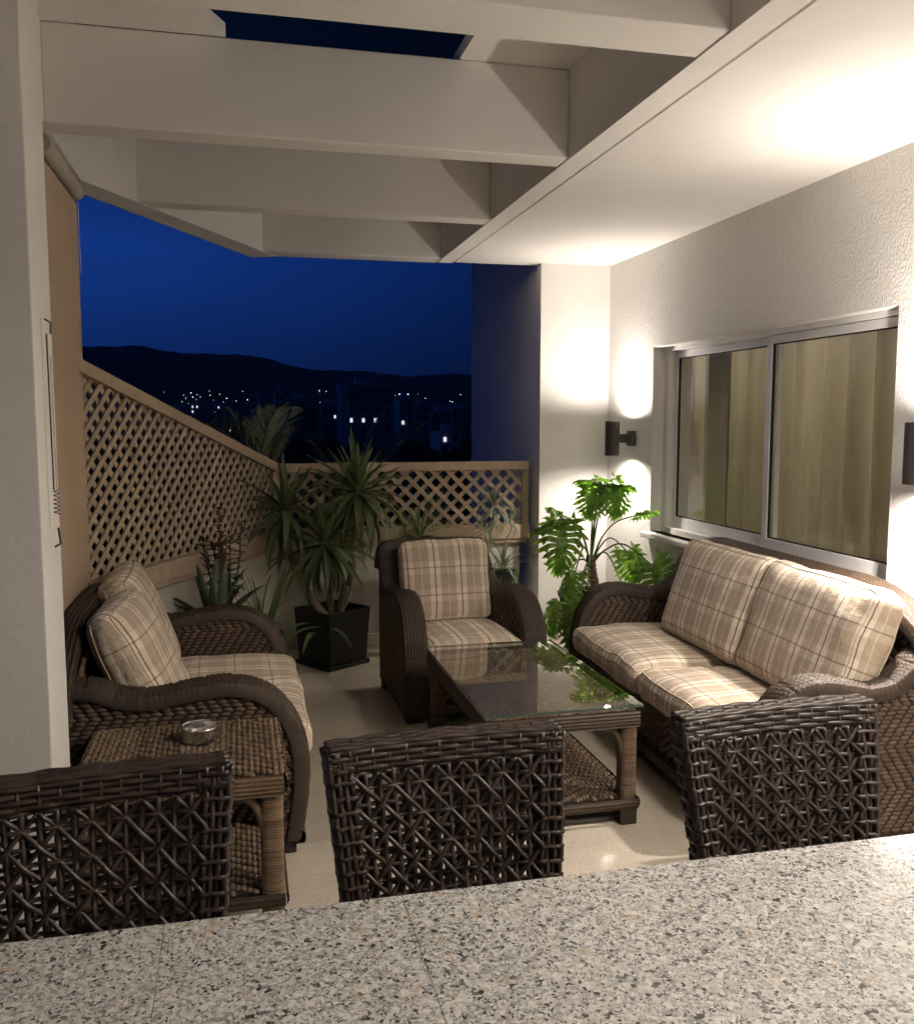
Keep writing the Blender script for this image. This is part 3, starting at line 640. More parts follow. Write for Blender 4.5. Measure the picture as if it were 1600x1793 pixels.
def cushion(name, w, d, h, label, puff=.27, seed=0, r=None, offu=0, offv=0, wr=.009, sag=0):
    """soft plaid box: w along x, d along y, h along z, origin at its underside centre."""
    rs = np.random.RandomState(seed); r = r or h * .42
    n = 26; g = np.linspace(-1, 1, n); V, F, base = [], [], 0; Rr = []
    hx, hy, hz = w / 2, d / 2, h / 2
    faces = []
    for ax in range(3):
        for sg in (-1, 1):
            for i in range(n):
                for j in range(n):
                    p = [0, 0, 0]; p[ax] = sg; p[(ax + 1) % 3] = g[i]; p[(ax + 2) % 3] = g[j]; V.append(p)
            for i in range(n - 1):
                for j in range(n - 1):
                    a = base + i * n + j; f = (a, a + n, a + n + 1, a + 1)
                    F.append(f if sg > 0 else f[::-1])
            base += n * n
    V = np.array(V, float)
    # weld
    key = {}; idx = np.zeros(len(V), int); U = []
    for i, p in enumerate(map(tuple, np.round(V, 5))):
        if p not in key: key[p] = len(U); U.append(p)
        idx[i] = key[p]
    U = np.array(U); F = [tuple(idx[list(f)]) for f in F]
    Q = U * np.array([hx, hy, hz]); inn = np.clip(Q, -np.array([hx - r, hy - r, hz - r]), np.array([hx - r, hy - r, hz - r]))
    dq = Q - inn; ln = np.linalg.norm(dq, axis=1); nn = dq / np.maximum(ln, 1e-9)[:, None]; P = inn + nn * r * (ln > 1e-9)[:, None]
    inner = ln < 1e-9
    dz = hz - P[:, 2]; rest = np.stack([P[:, 0] + np.sign(P[:, 0]) * dz * np.abs(nn[:, 0]) ** 2 + offu, P[:, 1] + np.sign(P[:, 1]) * dz * np.abs(nn[:, 1]) ** 2 + offv, np.zeros(len(P))], 1)
    fx = 1 - (np.abs(P[:, 0]) / hx) ** 3; fy = 1 - (np.abs(P[:, 1]) / hy) ** 3
    f_ = np.clip(fx, 0, 1) * np.clip(fy, 0, 1)
    P[:, 2] *= 1 + puff * f_ - .10 * (1 - f_)
    # edges bow in, corners stay out
    P[:, 0] *= 1 - .018 * (1 - (P[:, 1] / hy) ** 2); P[:, 1] *= 1 - .018 * (1 - (P[:, 0] / hx) ** 2)
    for _ in range(10):
        a = rs.uniform(0, 2 * PI); fq = rs.uniform(9, 34); ph = rs.uniform(0, 6)
        wv_ = np.sin((P[:, 0] * math.cos(a) + P[:, 1] * math.sin(a)) * fq + ph + .8 * np.sin(P[:, 0] * 9 + P[:, 1] * 7 + ph))
        edge = .35 + .65 * np.clip((np.maximum(np.abs(P[:, 0]) / hx, np.abs(P[:, 1]) / hy) - .55) / .45, 0, 1)
        P[:, 2] += wr * .25 * wv_ * np.sign(P[:, 2]) * edge; P[:, 1] += wr * .1 * wv_ * edge
    if sag: P[:, 2] += -sag * (1 - (P[:, 0] / hx) ** 2)
    P[:, 2] += hz
    mb = MB(); mb.add(P, F, rest=rest)
    o_ = mb.build(name, M_PLAID, None, smooth=True)
    for zz in (1, -1):          # corded seam round each face
        k_ = np.where((np.abs(U[:, 2] - zz) < 1e-6) & ((np.abs(np.abs(U[:, 0]) - 1) < 1e-6) | (np.abs(np.abs(U[:, 1]) - 1) < 1e-6)))[0]
        k_ = k_[np.argsort(np.arctan2(U[k_, 1], U[k_, 0]))]; pr = P[k_]; c0 = np.array([0, 0, hz]); pr = c0 + (pr - c0) * 1.002
        MB().tube(np.vstack([pr, pr[:1]]), .0034, 6, cap=False).build('piping', M_PIPE, o_, smooth=True)
    tag(o_, label, 'cushion')
    return o_
def place(o, rt, loc, rx=0, rz=0, ry=0):
    M = Matrix.Translation(rt.location) @ Matrix.Rotation(rt.rotation_euler[2], 4, 'Z') @ Matrix.Translation(loc) @ Matrix.Rotation(rz, 4, 'Z') @ Matrix.Rotation(rx, 4, 'X') @ Matrix.Rotation(ry, 4, 'Y')
    o.matrix_world = M

# armchair in the middle
ARM = make_seat('wicker_armchair', (.792, 4.47, 0), R(4), .775, .76, 'brown wicker armchair facing the camera beside the glass table', 'armchair', ztop=.845, roll=.075)
for ch in ARM.children:      # the sides draw in towards the back
    me_ = ch.data; co_ = np.empty(len(me_.vertices) * 3, np.float32); me_.vertices.foreach_get('co', co_); co_ = co_.reshape(-1, 3)
    co_[:, 0] = .155 + (co_[:, 0] - .155) * (1 - .17 * np.clip(co_[:, 1] / .76, 0, 1)); me_.vertices.foreach_set('co', co_.ravel()); me_.update()
c = cushion('seat_cushion', .53, .62, .13, 'plaid seat cushion lying on the single wicker armchair', puff=.30, seed=3, offu=.0); place(c, ARM, (.380, .265, .295))
c = cushion('back_cushion', .525, .465, .15, 'plaid back cushion standing upright on the single wicker armchair', puff=.22, seed=4, offu=.0, offv=.03); place(c, ARM, (.362, .575, .635), rx=R(78))
# left loveseat, faces +x
LS = make_seat('wicker_loveseat', (.205, 3.20, 0), R(90), 1.40, .86, 'brown wicker loveseat on the left with its back to the blind', 'sofa', ztop=.81, roll=.10)
c = cushion('seat_cushion', .575, .68, .14, 'near plaid seat cushion of the left loveseat, behind the woven side table', puff=.30, seed=5); place(c, LS, (.412, .29, .295))
c = cushion('seat_cushion', .575, .68, .14, 'far plaid seat cushion of the left loveseat, next to the spiky plants', puff=.30, seed=6); place(c, LS, (.988, .29, .295), rz=R(1))
c = cushion('back_cushion', .58, .50, .16, 'near plaid back cushion of the left loveseat, closest to the pillar', puff=.27, seed=7, offu=.03); place(c, LS, (.45, .655, .61), rx=R(66), rz=R(-4))
c = cushion('back_cushion', .58, .52, .16, 'far plaid back cushion of the left loveseat, under the lattice fence', puff=.27, seed=8, offu=-.02); place(c, LS, (.965, .70, .63), rx=R(68), rz=R(2))
# right sofa, faces -x
RS = make_seat('wicker_sofa', (1.79, 4.76, 0), R(-92), 2.03, .72, 'long brown wicker sofa standing under the window', 'sofa', ztop=.905)
c = cushion('seat_cushion', .90, .62, .15, 'far plaid seat cushion of the long sofa, beside the leafy potted plant', puff=.27, seed=9); place(c, RS, (.575, .255, .30))
c = cushion('seat_cushion', .88, .62, .15, 'near plaid seat cushion of the long sofa, partly behind its armrest', puff=.27, seed=10); place(c, RS, (1.46, .255, .30), rz=R(-1))
c = cushion('back_cushion', .80, .52, .17, 'far plaid back cushion of the long sofa, below the window mullion', puff=.27, seed=11, offu=.02); place(c, RS, (.80, .555, .665), rx=R(70), rz=R(1))
c = cushion('back_cushion', .80, .52, .18, 'near plaid back cushion of the long sofa, brightly lit by the wall lamp', puff=.27, seed=12, offu=-.03); place(c, RS, (1.575, .555, .665), rx=R(69), rz=R(-2))

# rope wrapped leg
def wrapped_leg(mb, x, y, z0, z1, w=.055, pitch=.0085, amp=.003):
    zs = np.arange(z0, z1, pitch / 4); n = 16; V = []
    for i, z in enumerate(zs):
        for k in range(n):
            a = 2 * PI * k / n; e = 4; ct, st = math.cos(a), math.sin(a); s_ = (abs(ct) ** e + abs(st) ** e) ** (-1 / e)
            r = (w / 2 + amp * (abs(math.sin(PI * (z / pitch + k / n))) ** .6) + .0007 * math.sin(k * 5.1 + int(z / pitch) * 2.3)) * s_
            V.append((x + r * ct, y + r * st, z))
    F = np.array([(i * n + k, i * n + (k + 1) % n, (i + 1) * n + (k + 1) % n, (i + 1) * n + k) for i in range(len(zs) - 1) for k in range(n)])
    rr = np.repeat(nr.rand(len(zs) // 4 + 1)[np.arange(len(zs)) // 4], n); mb.add(V, F, rr)
def woven_table(name, loc, rz, w, d, h, label, top_m, leg_m, shelf_z=.12, top_weave=True, glass=False):
    rt = empty(name, loc, rz, label, 'table'); lw_ = .062
    for x in (lw_ / 2 + .004, w - lw_ / 2 - .004):
        for y in (lw_ / 2 + .004, d - lw_ / 2 - .004):
            m_ = MB(); wrapped_leg(m_, x, y, .07, h - .06, lw_); m_.build('leg', leg_m, rt, smooth=True)
            MB().box((x - .034, y - .034, 0), (x + .034, y + .034, .068)).build('foot', M_PLINTH, rt, bevel=.004)
    zt = h - (.008 if glass else .0)
    # top frame, cords running round
    for k, (a, b_, sd, nm) in enumerate((((0, 0), (w, 0), 1, 0), ((w, 0), (w, d), 1, 0), ((w, d), (0, d), 1, 0), ((0, d), (0, 0), 1, 0))):
        g = MB(); a3 = np.array([a[0], a[1], zt - .035]); b3 = np.array([b_[0], b_[1], zt - .035])
        band(g, [a3, (a3 + b3) / 2, b3], (0, 0, 1), .066, dome=.012, cords=5, amp=.005, lip=.01, knot=.014)
        vv = g.V[0]; nrm = np.cross((b3 - a3) / np.linalg.norm(b3 - a3), (0, 0, 1.)); g.V[0] = flip_out(vv, a3, nrm); g.build('apron', leg_m if not glass else M_CORD, rt, smooth=True)
        # curved corner braces under the apron
        L = np.linalg.norm(b3 - a3); u = (b3 - a3) / L
        for s0, sg in ((a3, 1), (b3, -1)):
            pts = [s0 + u * sg * lw_ * .95 + np.array([0, 0, -.14]), s0 + u * sg * lw_ * 1.2 + np.array([0, 0, -.085]), s0 + u * sg * (lw_ + .045) + np.array([0, 0, -.045]), s0 + u * sg * (lw_ + .11) + np.array([0, 0, -.033])]
            MB().tube(catmull([p - nrm * .02 for p in pts], .01)[0], .013, 8).build('corner_brace', leg_m, rt, smooth=True)
    MB().box((.01, .01, zt - .06), (w - .01, d - .01, zt - .008)).build('tabletop', M_BACK, rt) if top_weave else None
    if top_weave:
        g = MB(); twill(g, (-.004, -.004, zt - .006), (1, 0, 0), (0, 1, 0), w + .008, d + .008, pu=.0175, L=.029, zig=8, H=.010, gap=1.5, tilt=.16); fixn(g, 2, zt - .007, 1); o_ = g.build('top_weave', top_m, rt, smooth=True); o_['kind'] = 'stuff'
    else:
        MB().box((.03, .03, zt - .05), (w - .03, d - .03, zt - .03)).build('tabletop', M_BACK, rt)
        g = MB(); twill(g, (.0, .0, zt - .018), (1, 0, 0), (0, 1, 0), w, d, pu=.0175, L=.029, zig=8, H=.009, gap=1.5, tilt=.16); fixn(g, 2, zt - .019, 1); o_ = g.build('top_weave', M_TABLEW, rt, smooth=True); o_['kind'] = 'stuff'
    MB().box((.02, .02, shelf_z - .035), (w - .02, d - .02, shelf_z - .01)).build('shelf', M_BACK, rt)
    g = MB(); twill(g, (.01, .01, shelf_z - .01), (1, 0, 0), (0, 1, 0), w - .02, d - .02, pu=.0175, L=.029, zig=8, H=.010, gap=1.5, tilt=.16); fixn(g, 2, shelf_z - .011, 1); o_ = g.build('shelf_weave', top_m, rt, smooth=True); o_['kind'] = 'stuff'
    for (a, b_) in (((0, 0), (w, 0)), ((w, 0), (w, d)), ((w, d), (0, d)), ((0, d), (0, 0))):
        g = MB(); a3 = np.array([a[0], a[1], shelf_z - .03]); b3 = np.array([b_[0], b_[1], shelf_z - .03])
        band(g, [a3, (a3 + b3) / 2, b3], (0, 0, 1), .04, dome=.01, cords=3, amp=.004, lip=.006, knot=.014)
        nrm = np.cross((b3 - a3) / np.linalg.norm(b3 - a3), (0, 0, 1.)); g.V[0] = flip_out(g.V[0], a3, nrm); g.build('shelf_rail', M_CORD, rt, smooth=True)
    return rt
CT = woven_table('coffee_table', (.865, 3.155, 0), 0, .60, 1.05, .465, 'woven coffee table with a clear glass top in front of the long sofa', M_GRAIN, M_GRAIN, shelf_z=.115, top_weave=False, glass=True)
gl = MB(); gx0, gy0, gx1, gy1 = -.012, -.012, .612, 1.062; zg = .466
gl.add([(gx0, gy0, zg + .009), (gx1, gy0, zg + .009), (gx1, gy1, zg + .009), (gx0, gy1, zg + .009)], [(0, 1, 2, 3)]); gl.build('glass_top', M_TGLASS, CT)
ge = MB().add([(gx0, gy0, zg), (gx1, gy0, zg), (gx1, gy1, zg), (gx0, gy1, zg), (gx0, gy0, zg + .009), (gx1, gy0, zg + .009), (gx1, gy1, zg + .009), (gx0, gy1, zg + .009)], [(0, 1, 5, 4), (1, 2, 6, 5), (2, 3, 7, 6), (3, 0, 4, 7)]); ge.build('glass_edge', M_GEDGE, CT)
ST = woven_table('side_table', (-.475, 2.66, 0), 0, .585, .515, .52, 'square woven seagrass side table with a steel ashtray on it', M_TABLEW, M_ROPE, shelf_z=.16)
# ashtray
at_ = empty('ashtray', (-.137, 3.00, .524), 0, 'round brushed steel ashtray on the woven side table', 'ashtray')
MB().lathe([(0, 0), (.056, 0), (.060, .003), (.060, .043), (.058, .046), (.055, .043), (.052, .020), (.046, .012), (0, .010)], 48).build('bowl', M_STEEL, at_, smooth=False, bevel=.0006)
for k in range(3):
    a = 2 * PI * k / 3 + .5; MB().box((-.006, .050, .038), (.006, .062, .0475)).build('cigarette_rest', M_STEEL, at_, bevel=.001).rotation_euler = (0, 0, a)

# ------------------------------------------------------------------ dining chairs with open caned backs
def make_dining():
    rt = empty('dining_chair', (0, 0, 0), 0)
    Wt, Wb, zb, zt, th = .49, .41, .47, .90, .045
    def P(u, v, off=0.0):    # u 0..1 across, v 0..1 up; slight lean back and curve
        z = zb + (zt - zb) * v; wdt = Wb + (Wt - Wb) * v
        return np.array([(u - .5) * wdt, .075 * v ** 1.3 + .018 * (2 * u - 1) ** 2 * -1 + off, z])
    # solid wrapped border frame
    fr_ = MB()
    for layer, off in ((0, 0), (1, th)):
        pass
    # side stiles: box with wrapped cords
    for sx in (0, 1):
        g = MB()
        for j, uu in enumerate(np.linspace(.0, .085, 4)):
            u = uu if sx == 0 else 1 - uu
            for off in (0, th):
                pts = [P(u, v, off + .0035 * math.sin(v * 46 + j * PI)) for v in np.linspace(0, 1, 40)]
                g.tube(pts, .0068, 6)
        for j in range(4):
            off = th * j / 3; u = -.004 if sx == 0 else 1.004
            g.tube([P(u, v, off) + np.array([.003 * math.sin(v * 46 + j * PI), 0, 0]) for v in np.linspace(0, 1, 40)], .0068, 6)
        for v in np.linspace(.02, .93, 15):    # horizontal wraps
            us = np.linspace(-.01, .11, 5) if sx == 0 else np.linspace(.89, 1.01, 5)
            g.tube([P(u, v, -.004 + .004 * math.cos(i * PI)) for i, u in enumerate(us)], .0055, 6)
            ue = -.012 if sx == 0 else 1.012
            g.tube([P(ue, v, o_) for o_ in (-.003, th / 2, th + .003)], .0055, 6)
        o_ = g.build('side_stile', M_RATT, rt, smooth=True)
    g = MB()   # closely woven top rail
    for r_ in range(4):
        v = .995 - r_ * .026
        pts = [P(u, v, -.002 + .0022 * math.sin(u * 13 * PI * 1.0 + r_ * PI)) for u in np.linspace(0, 1, 66)]
        g.tube(pts, .0066, 6)
        g.tube([P(u, v, th) for u in np.linspace(0, 1, 20)], .0066, 6)
    for j in range(5):
        off = th * (j + .0) / 4; g.tube([P(u, 1.0, off) + np.array([0, 0, .005 + .0015 * math.sin(u * 40 + j * PI)]) for u in np.linspace(0, 1, 60)], .0066, 6)
    for u in np.linspace(.04, .96, 14):
        g.tube([P(u, .90, -.003), P(u, .94, -.0045), P(u, 1.0, -.004), P(u, 1.022, th / 2), P(u, 1.0, th + .004), P(u, .88, th + .004)], .0040, 6)
    g.build('top_rail', M_RATT, rt, smooth=True)
    # open caning: horizontals, verticals and two diagonals
    def cane(off, sgn):
        g = MB(); nu, nv_ = 14, 13; u0, u1, v0, v1 = .08, .92, .0, .895
        for i in range(nv_ + 1):
            v = v0 + (v1 - v0) * i / nv_
            g.tube([P(u, v, off + sgn * .0035 * math.cos(u * nu * PI / .84)) for u in np.linspace(u0, u1, 60)], .0048, 6)
        for i in range(nu + 1):
            u = u0 + (u1 - u0) * i / nu
            g.tube([P(u, v, off - sgn * .0035 * math.cos(v * nv_ * PI / .87)) for v in np.linspace(v0, v1, 52)], .0062, 6)
        du, dvv = (u1 - u0) / nu, (v1 - v0) / nv_
        if sgn > 0: return g.build('caned_back', M_RATT, rt, smooth=True)
        for i in range(-nv_, nu + 1, 2):      # rising diagonals, behind
            pts = [(u0 + (i + k) * du, v0 + k * dvv) for k in np.linspace(0, nv_, nv_ * 4 + 1)]
            pts = [p for p in pts if u0 - .005 <= p[0] <= u1 + .005]
            if len(pts) > 3: g.tube([P(a, b_, off + sgn * (.003 + .003 * math.cos(k * PI / 4))) for k, (a, b_) in enumerate(pts)], .0052, 6)
        for i in range(1, nu + nv_, 2):       # falling diagonals, proud
            pts = [(u0 + (i - k) * du, v0 + k * dvv) for k in np.linspace(0, nv_, nv_ * 4 + 1)]
            pts = [p for p in pts if u0 - .005 <= p[0] <= u1 + .005]
            if len(pts) > 3: g.tube([P(a, b_, off + sgn * (.0055 + .005 * math.cos(k * PI / 4))) for k, (a, b_) in enumerate(pts)], .0054, 6)
        o_ = g.build('caned_back', M_RATT, rt, smooth=True); return o_
    cane(.0, -1)
    cane(th, 1)
    # seat, legs
    s_ = MB().box((-.21, -.42, .40), (.21, .03, .455)); s_.build('seat', M_RATT, rt, bevel=.012)
    g = MB()
    for i in range(16):
        x = -.2 + .4 * i / 15; g.tube([(x, y, .457 + .003 * math.sin(y * 70 + i * PI)) for y in np.linspace(-.41, .02, 40)], .006, 6)
    g.build('seat_weave', M_RATT, rt, smooth=True)['kind'] = 'stuff'
    for x, y in ((-.185, -.395), (.185, -.395), (-.185, .005), (.185, .005)):
        MB().box((x - .02, y - .02, 0), (x + .02, y + .02, .40)).build('leg', M_RATT, rt, bevel=.004)
    return rt
DC = make_dining()
spots = [((-.265, 1.655), 7, 'dark brown open caned dining chair at the left, in front of the side table'),
         ((.405, 1.705), 2.7, 'dark brown open caned dining chair in the middle, in front of the coffee table'),
         ((1.165, 1.715), 2.5, 'dark brown open caned dining chair at the right, in front of the long sofa')]
for i, ((x, y), a, lab) in enumerate(spots):
    o_ = DC if i == 0 else copy_tree(DC)
    o_.location = (x, y, 0); o_.rotation_euler = (0, 0, R(a)); tag(o_, lab, 'chair', 'dining chairs tucked at the granite counter')

# ------------------------------------------------------------------ granite counter
gc = empty('granite_counter', (.2, 1.1, 0), 0, 'speckled grey granite counter top across the foreground', 'counter')
xs = [-1.3, -.13, .253, 2.0]
for a, b_ in zip(xs[:-1], xs[1:]):
    MB().box((a + .0004 - .2, -.65, .715), (b_ - .0004 - .2, .365, .75)).build('granite_slab', M_GRAN, gc, bevel=.0008, seg=2)
MB().box((-1.48, -.64, .70), (1.78, .355, .714)).build('grout_bed', M_SKIRT, gc)
for x in (-1.2, .2, 1.6): MB().box((x - .06, -.5, 0), (x + .06, -.1, .70)).build('support', M_PLAST, gc, bevel=.004)

# ================================================================== WALL LAMPS
def make_sconce(loc, label, kd=1.0, ku=1.0, kc=1.0):
    rt = empty('wall_sconce', loc, 0, label, 'lamp', 'up and down wall lamps')
    r, h = .047, .222
    MB().lathe([(r - .004, -h / 2 + .03), (r - .004, -h / 2), (r, -h / 2), (r, h / 2), (r - .004, h / 2), (r - .004, h / 2 - .012)], 40).build('lamp_body', M_LAMP, rt, smooth=False)
    MB().box((.040, -.017, -.028), (.115, .017, .028)).build('bracket_arm', M_LAMP, rt, bevel=.004)
    MB().box((.112, -.040, -.050), (.150, .040, .050)).build('wall_bracket', M_LAMP, rt, bevel=.008)
    MB().lathe([(0, h / 2 - .012), (r - .005, h / 2 - .012)], 32).build('upper_lens', M_LENS, rt)
    MB().lathe([(r - .005, -h / 2 + .02), (0, -h / 2 + .02)], 32).build('lower_lens', M_LENS, rt)
    for nm, e, size, blend, z, rx, rad in (('lamp_up_wide', LAMP_WIDE, 176, .8, h / 2 - .004, PI, .022), ('lamp_up_core', LAMP_CORE, 90, 1.0, h / 2 - .004, PI, .02), ('lamp_down', LAMP_DOWN, 164, .8, -h / 2 + .004, 0, .02), ('lamp_down_core', LAMP_DOWN * .12, 80, .9, -h / 2 + .004, 0, .02)):
        l = bpy.data.lights.new(nm, 'SPOT'); l.energy = e * (kc if nm == 'lamp_up_core' else ku if 'up' in nm else kd); l.spot_size = R(size); l.spot_blend = blend; l.color = LAMP_COL; l.shadow_soft_size = rad
        lo_ = bpy.data.objects.new(nm, l); COL.objects.link(lo_); lo_.parent = rt; lo_.location = (0, 0, z); lo_.rotation_euler = (rx, 0, 0)
    return rt
make_sconce((2.37, 5.60, 1.43), 'dark cylindrical wall lamp between the column and the window', .6, .85, 1.2)
make_sconce((2.37, 2.83, 1.43), 'dark cylindrical wall lamp cut off by the right edge of the picture', 1.45, 1.0, 3.2)
make_sconce((2.37, .05, 1.43), 'dark cylindrical wall lamp on the house wall beside the granite counter', 1.2, 1.1)

cl = empty('ceiling_fill_lamp', (1.92, 1.40, 2.598), 0, 'round white glass ceiling lamp added out of view to brighten the seating and counter', 'lamp')  # unseen fill lamp, added to lift the furniture and counter
MB().lathe([(0, -.004), (.165, -.004), (.17, -.012), (.17, -.03)], 40).build('lamp_base', M_ALU, cl)
MB().lathe([(.16, -.03), (.15, -.07), (.11, -.10), (.05, -.115), (0, -.118)], 40).build('glass_shade', M_LENS, cl, smooth=True)
l = bpy.data.lights.new('fill_bulb', 'SPOT'); l.spot_size = R(168); l.spot_blend = .6; l.energy = 84; l.color = (1, .91, .82); l.shadow_soft_size = .14
lo_ = bpy.data.objects.new('fill_bulb', l); COL.objects.link(lo_); lo_.parent = cl; lo_.location = (0, 0, -.13)

# ================================================================== PLANTS
def strap(L, w, droop, fold=.25, seg=10, tipw=.04, curl=0):
    """one strap leaf from the origin, growing along +x and up, bending down by droop (radians over its length)."""
    V, F = [], []; x = z = 0; a = 0; ds = L / seg
    for i in range(seg + 1):
        t_ = i / seg; ww = w * (min(1, .45 + t_ * 3) if t_ < .2 else (1 - ((t_ - .2) / .8) ** 2.2 * (1 - tipw)))
        n = (-math.sin(a), math.cos(a)); f = fold * ww
        V += [(x + n[0] * f, -ww / 2, z + n[1] * f), (x, 0, z), (x + n[0] * f, ww / 2, z + n[1] * f)]
        a = -droop * t_ ** 1.3 + curl * math.sin(t_ * 5)
        x += math.cos(a) * ds; z += math.sin(a) * ds
    for i in range(seg):
        b0 = i * 3; F += [(b0, b0 + 1, b0 + 4, b0 + 3), (b0 + 1, b0 + 2, b0 + 5, b0 + 4)]
    return MB().add(V, F)
def leaf_set(m, specs):
    out = []
    for sp_ in specs:
        o_ = strap(*sp_[:3], **sp_[3] if len(sp_) > 3 else {}).build('leaf', m, None, smooth=True); out.append(o_)
    return out
def use_leaf(proto, used, parent, M):
    if id(proto) not in used: used.add(id(proto)); o_ = proto; o_.parent = parent; o_.matrix_local = M
    else: o_ = dup(proto, parent, M)
    return o_
def rot_leaf(base, az, el, roll, sc=1.0):
    return Matrix.Translation(base) @ Matrix.Rotation(az, 4, 'Z') @ Matrix.Rotation(-el, 4, 'Y') @ Matrix.Rotation(roll, 4, 'X') @ Matrix.Scale(sc, 4)
used = set()
def rosette(parent, c, n, protos, lo_el, hi_el, spread=.02, sc=(.8, 1.1), seed=1, axis=None):
    r_ = random.Random(seed)
    for i in range(n):
        f = i / max(1, n - 1); az = i * 2.39996 + r_.uniform(-.25, .25)
        el = R(lo_el + (hi_el - lo_el) * f + r_.uniform(-9, 9))
        k = min(len(protos) - 1, int((1 - f) * len(protos)))
        k = max(0, min(len(protos) - 1, k + r_.choice((-1, 0, 0, 1))))
        b_ = Vector(c) + Vector((math.cos(az) * spread, math.sin(az) * spread, (f - .5) * spread * 4))
        use_leaf(protos[k], used, parent, rot_leaf(b_, az, el, r_.uniform(-.35, .35), r_.uniform(*sc)))
# --- potted yucca
def square_pot(parent, w, wb, h, rz, wall=.012):
    g = MB(); V = []
    for (ww, z) in ((wb, .03), (w, h), (w - .0, h), (w - 2 * wall, h), (w - 2 * wall, h - .06)):
        for sx, sy in ((-1, -1), (1, -1), (1, 1), (-1, 1)): V.append((sx * ww / 2, sy * ww / 2, z))
    F = [(i * 4 + k, i * 4 + (k + 1) % 4, (i + 1) * 4 + (k + 1) % 4, (i + 1) * 4 + k) for i in range(4) for k in range(4)] + [(3, 2, 1, 0)]
    o_ = g.add(V, F).build('pot', M_POT, parent, bevel=.006); o_.rotation_euler = (0, 0, rz)
    o_ = MB().box((-wb / 2 - .015, -wb / 2 - .015, 0), (wb / 2 + .015, wb / 2 + .015, .028)).build('saucer', M_POT, parent, bevel=.005); o_.rotation_euler = (0, 0, rz)
    o_ = MB().box((-w / 2 + wall, -w / 2 + wall, h - .08), (w / 2 - wall, w / 2 - wall, h - .055)).build('soil', M_SOIL, parent); o_.rotation_euler = (0, 0, rz)
yu = empty('potted_yucca', (.565, 5.80, 0), 0, 'tall yucca with three spiky heads in a black square pot', 'potted plant')
square_pot(yu, .345, .305, .365, R(34))
yl = leaf_set(M_YUC, [(.34, .040, .10), (.39, .046, .3), (.40, .048, .6), (.41, .048, .95), (.40, .044, 1.3)])
for i, (tip, n, hi, sd, bx) in enumerate((((.175, .02, 1.09), 58, 86, 5, .03), ((-.28, .04, .98), 34, 82, 6, -.04), ((-.05, -.08, .77), 54, 84, 8, .0))):
    pts = [(bx * .5, 0, .28), (bx * 1.6 + tip[0] * .35, tip[1] * .4, .48), (tip[0] * .85, tip[1] * .9, tip[2] * .8), tip]
    P_, _ = catmull(pts, .03); MB().tube(P_, np.linspace(.026, .017, len(P_)) * (1 + .08 * np.sin(np.arange(len(P_)) * 2.1)), 10).build('trunk', M_BARK, yu, smooth=True)
    rosette(yu, tip, n, yl, -72, hi, .018, (.80, 1.12), sd)
yd = leaf_set(simple_dead, [(.34, .03, .5), (.30, .026, 1.0)])
for k in range(10): use_leaf(yd[k % 2], used, yu, rot_leaf((.165 - .01 * (k % 3), .02, 1.03 - .012 * k), k * 2.1, R(-62 - 2 * k), .3, .8 + .03 * k))
MB().tube([(.02, -.02, .30), (.06, -.03, .42), (.09, -.03, .50)], [.03, .022, .018], 10).build('trunk', M_BARK, yu, smooth=True)
for k, (az, dz) in enumerate(((-2.2, .08), (-1.9, .02), (-2.5, .05), (-1.2, .04))):      # dropped leaves by the pot
    use_leaf(yl[3], used, yu, rot_leaf((-.16 + .04 * k, -.17, .22 + dz), az, R(10), 0, .8))

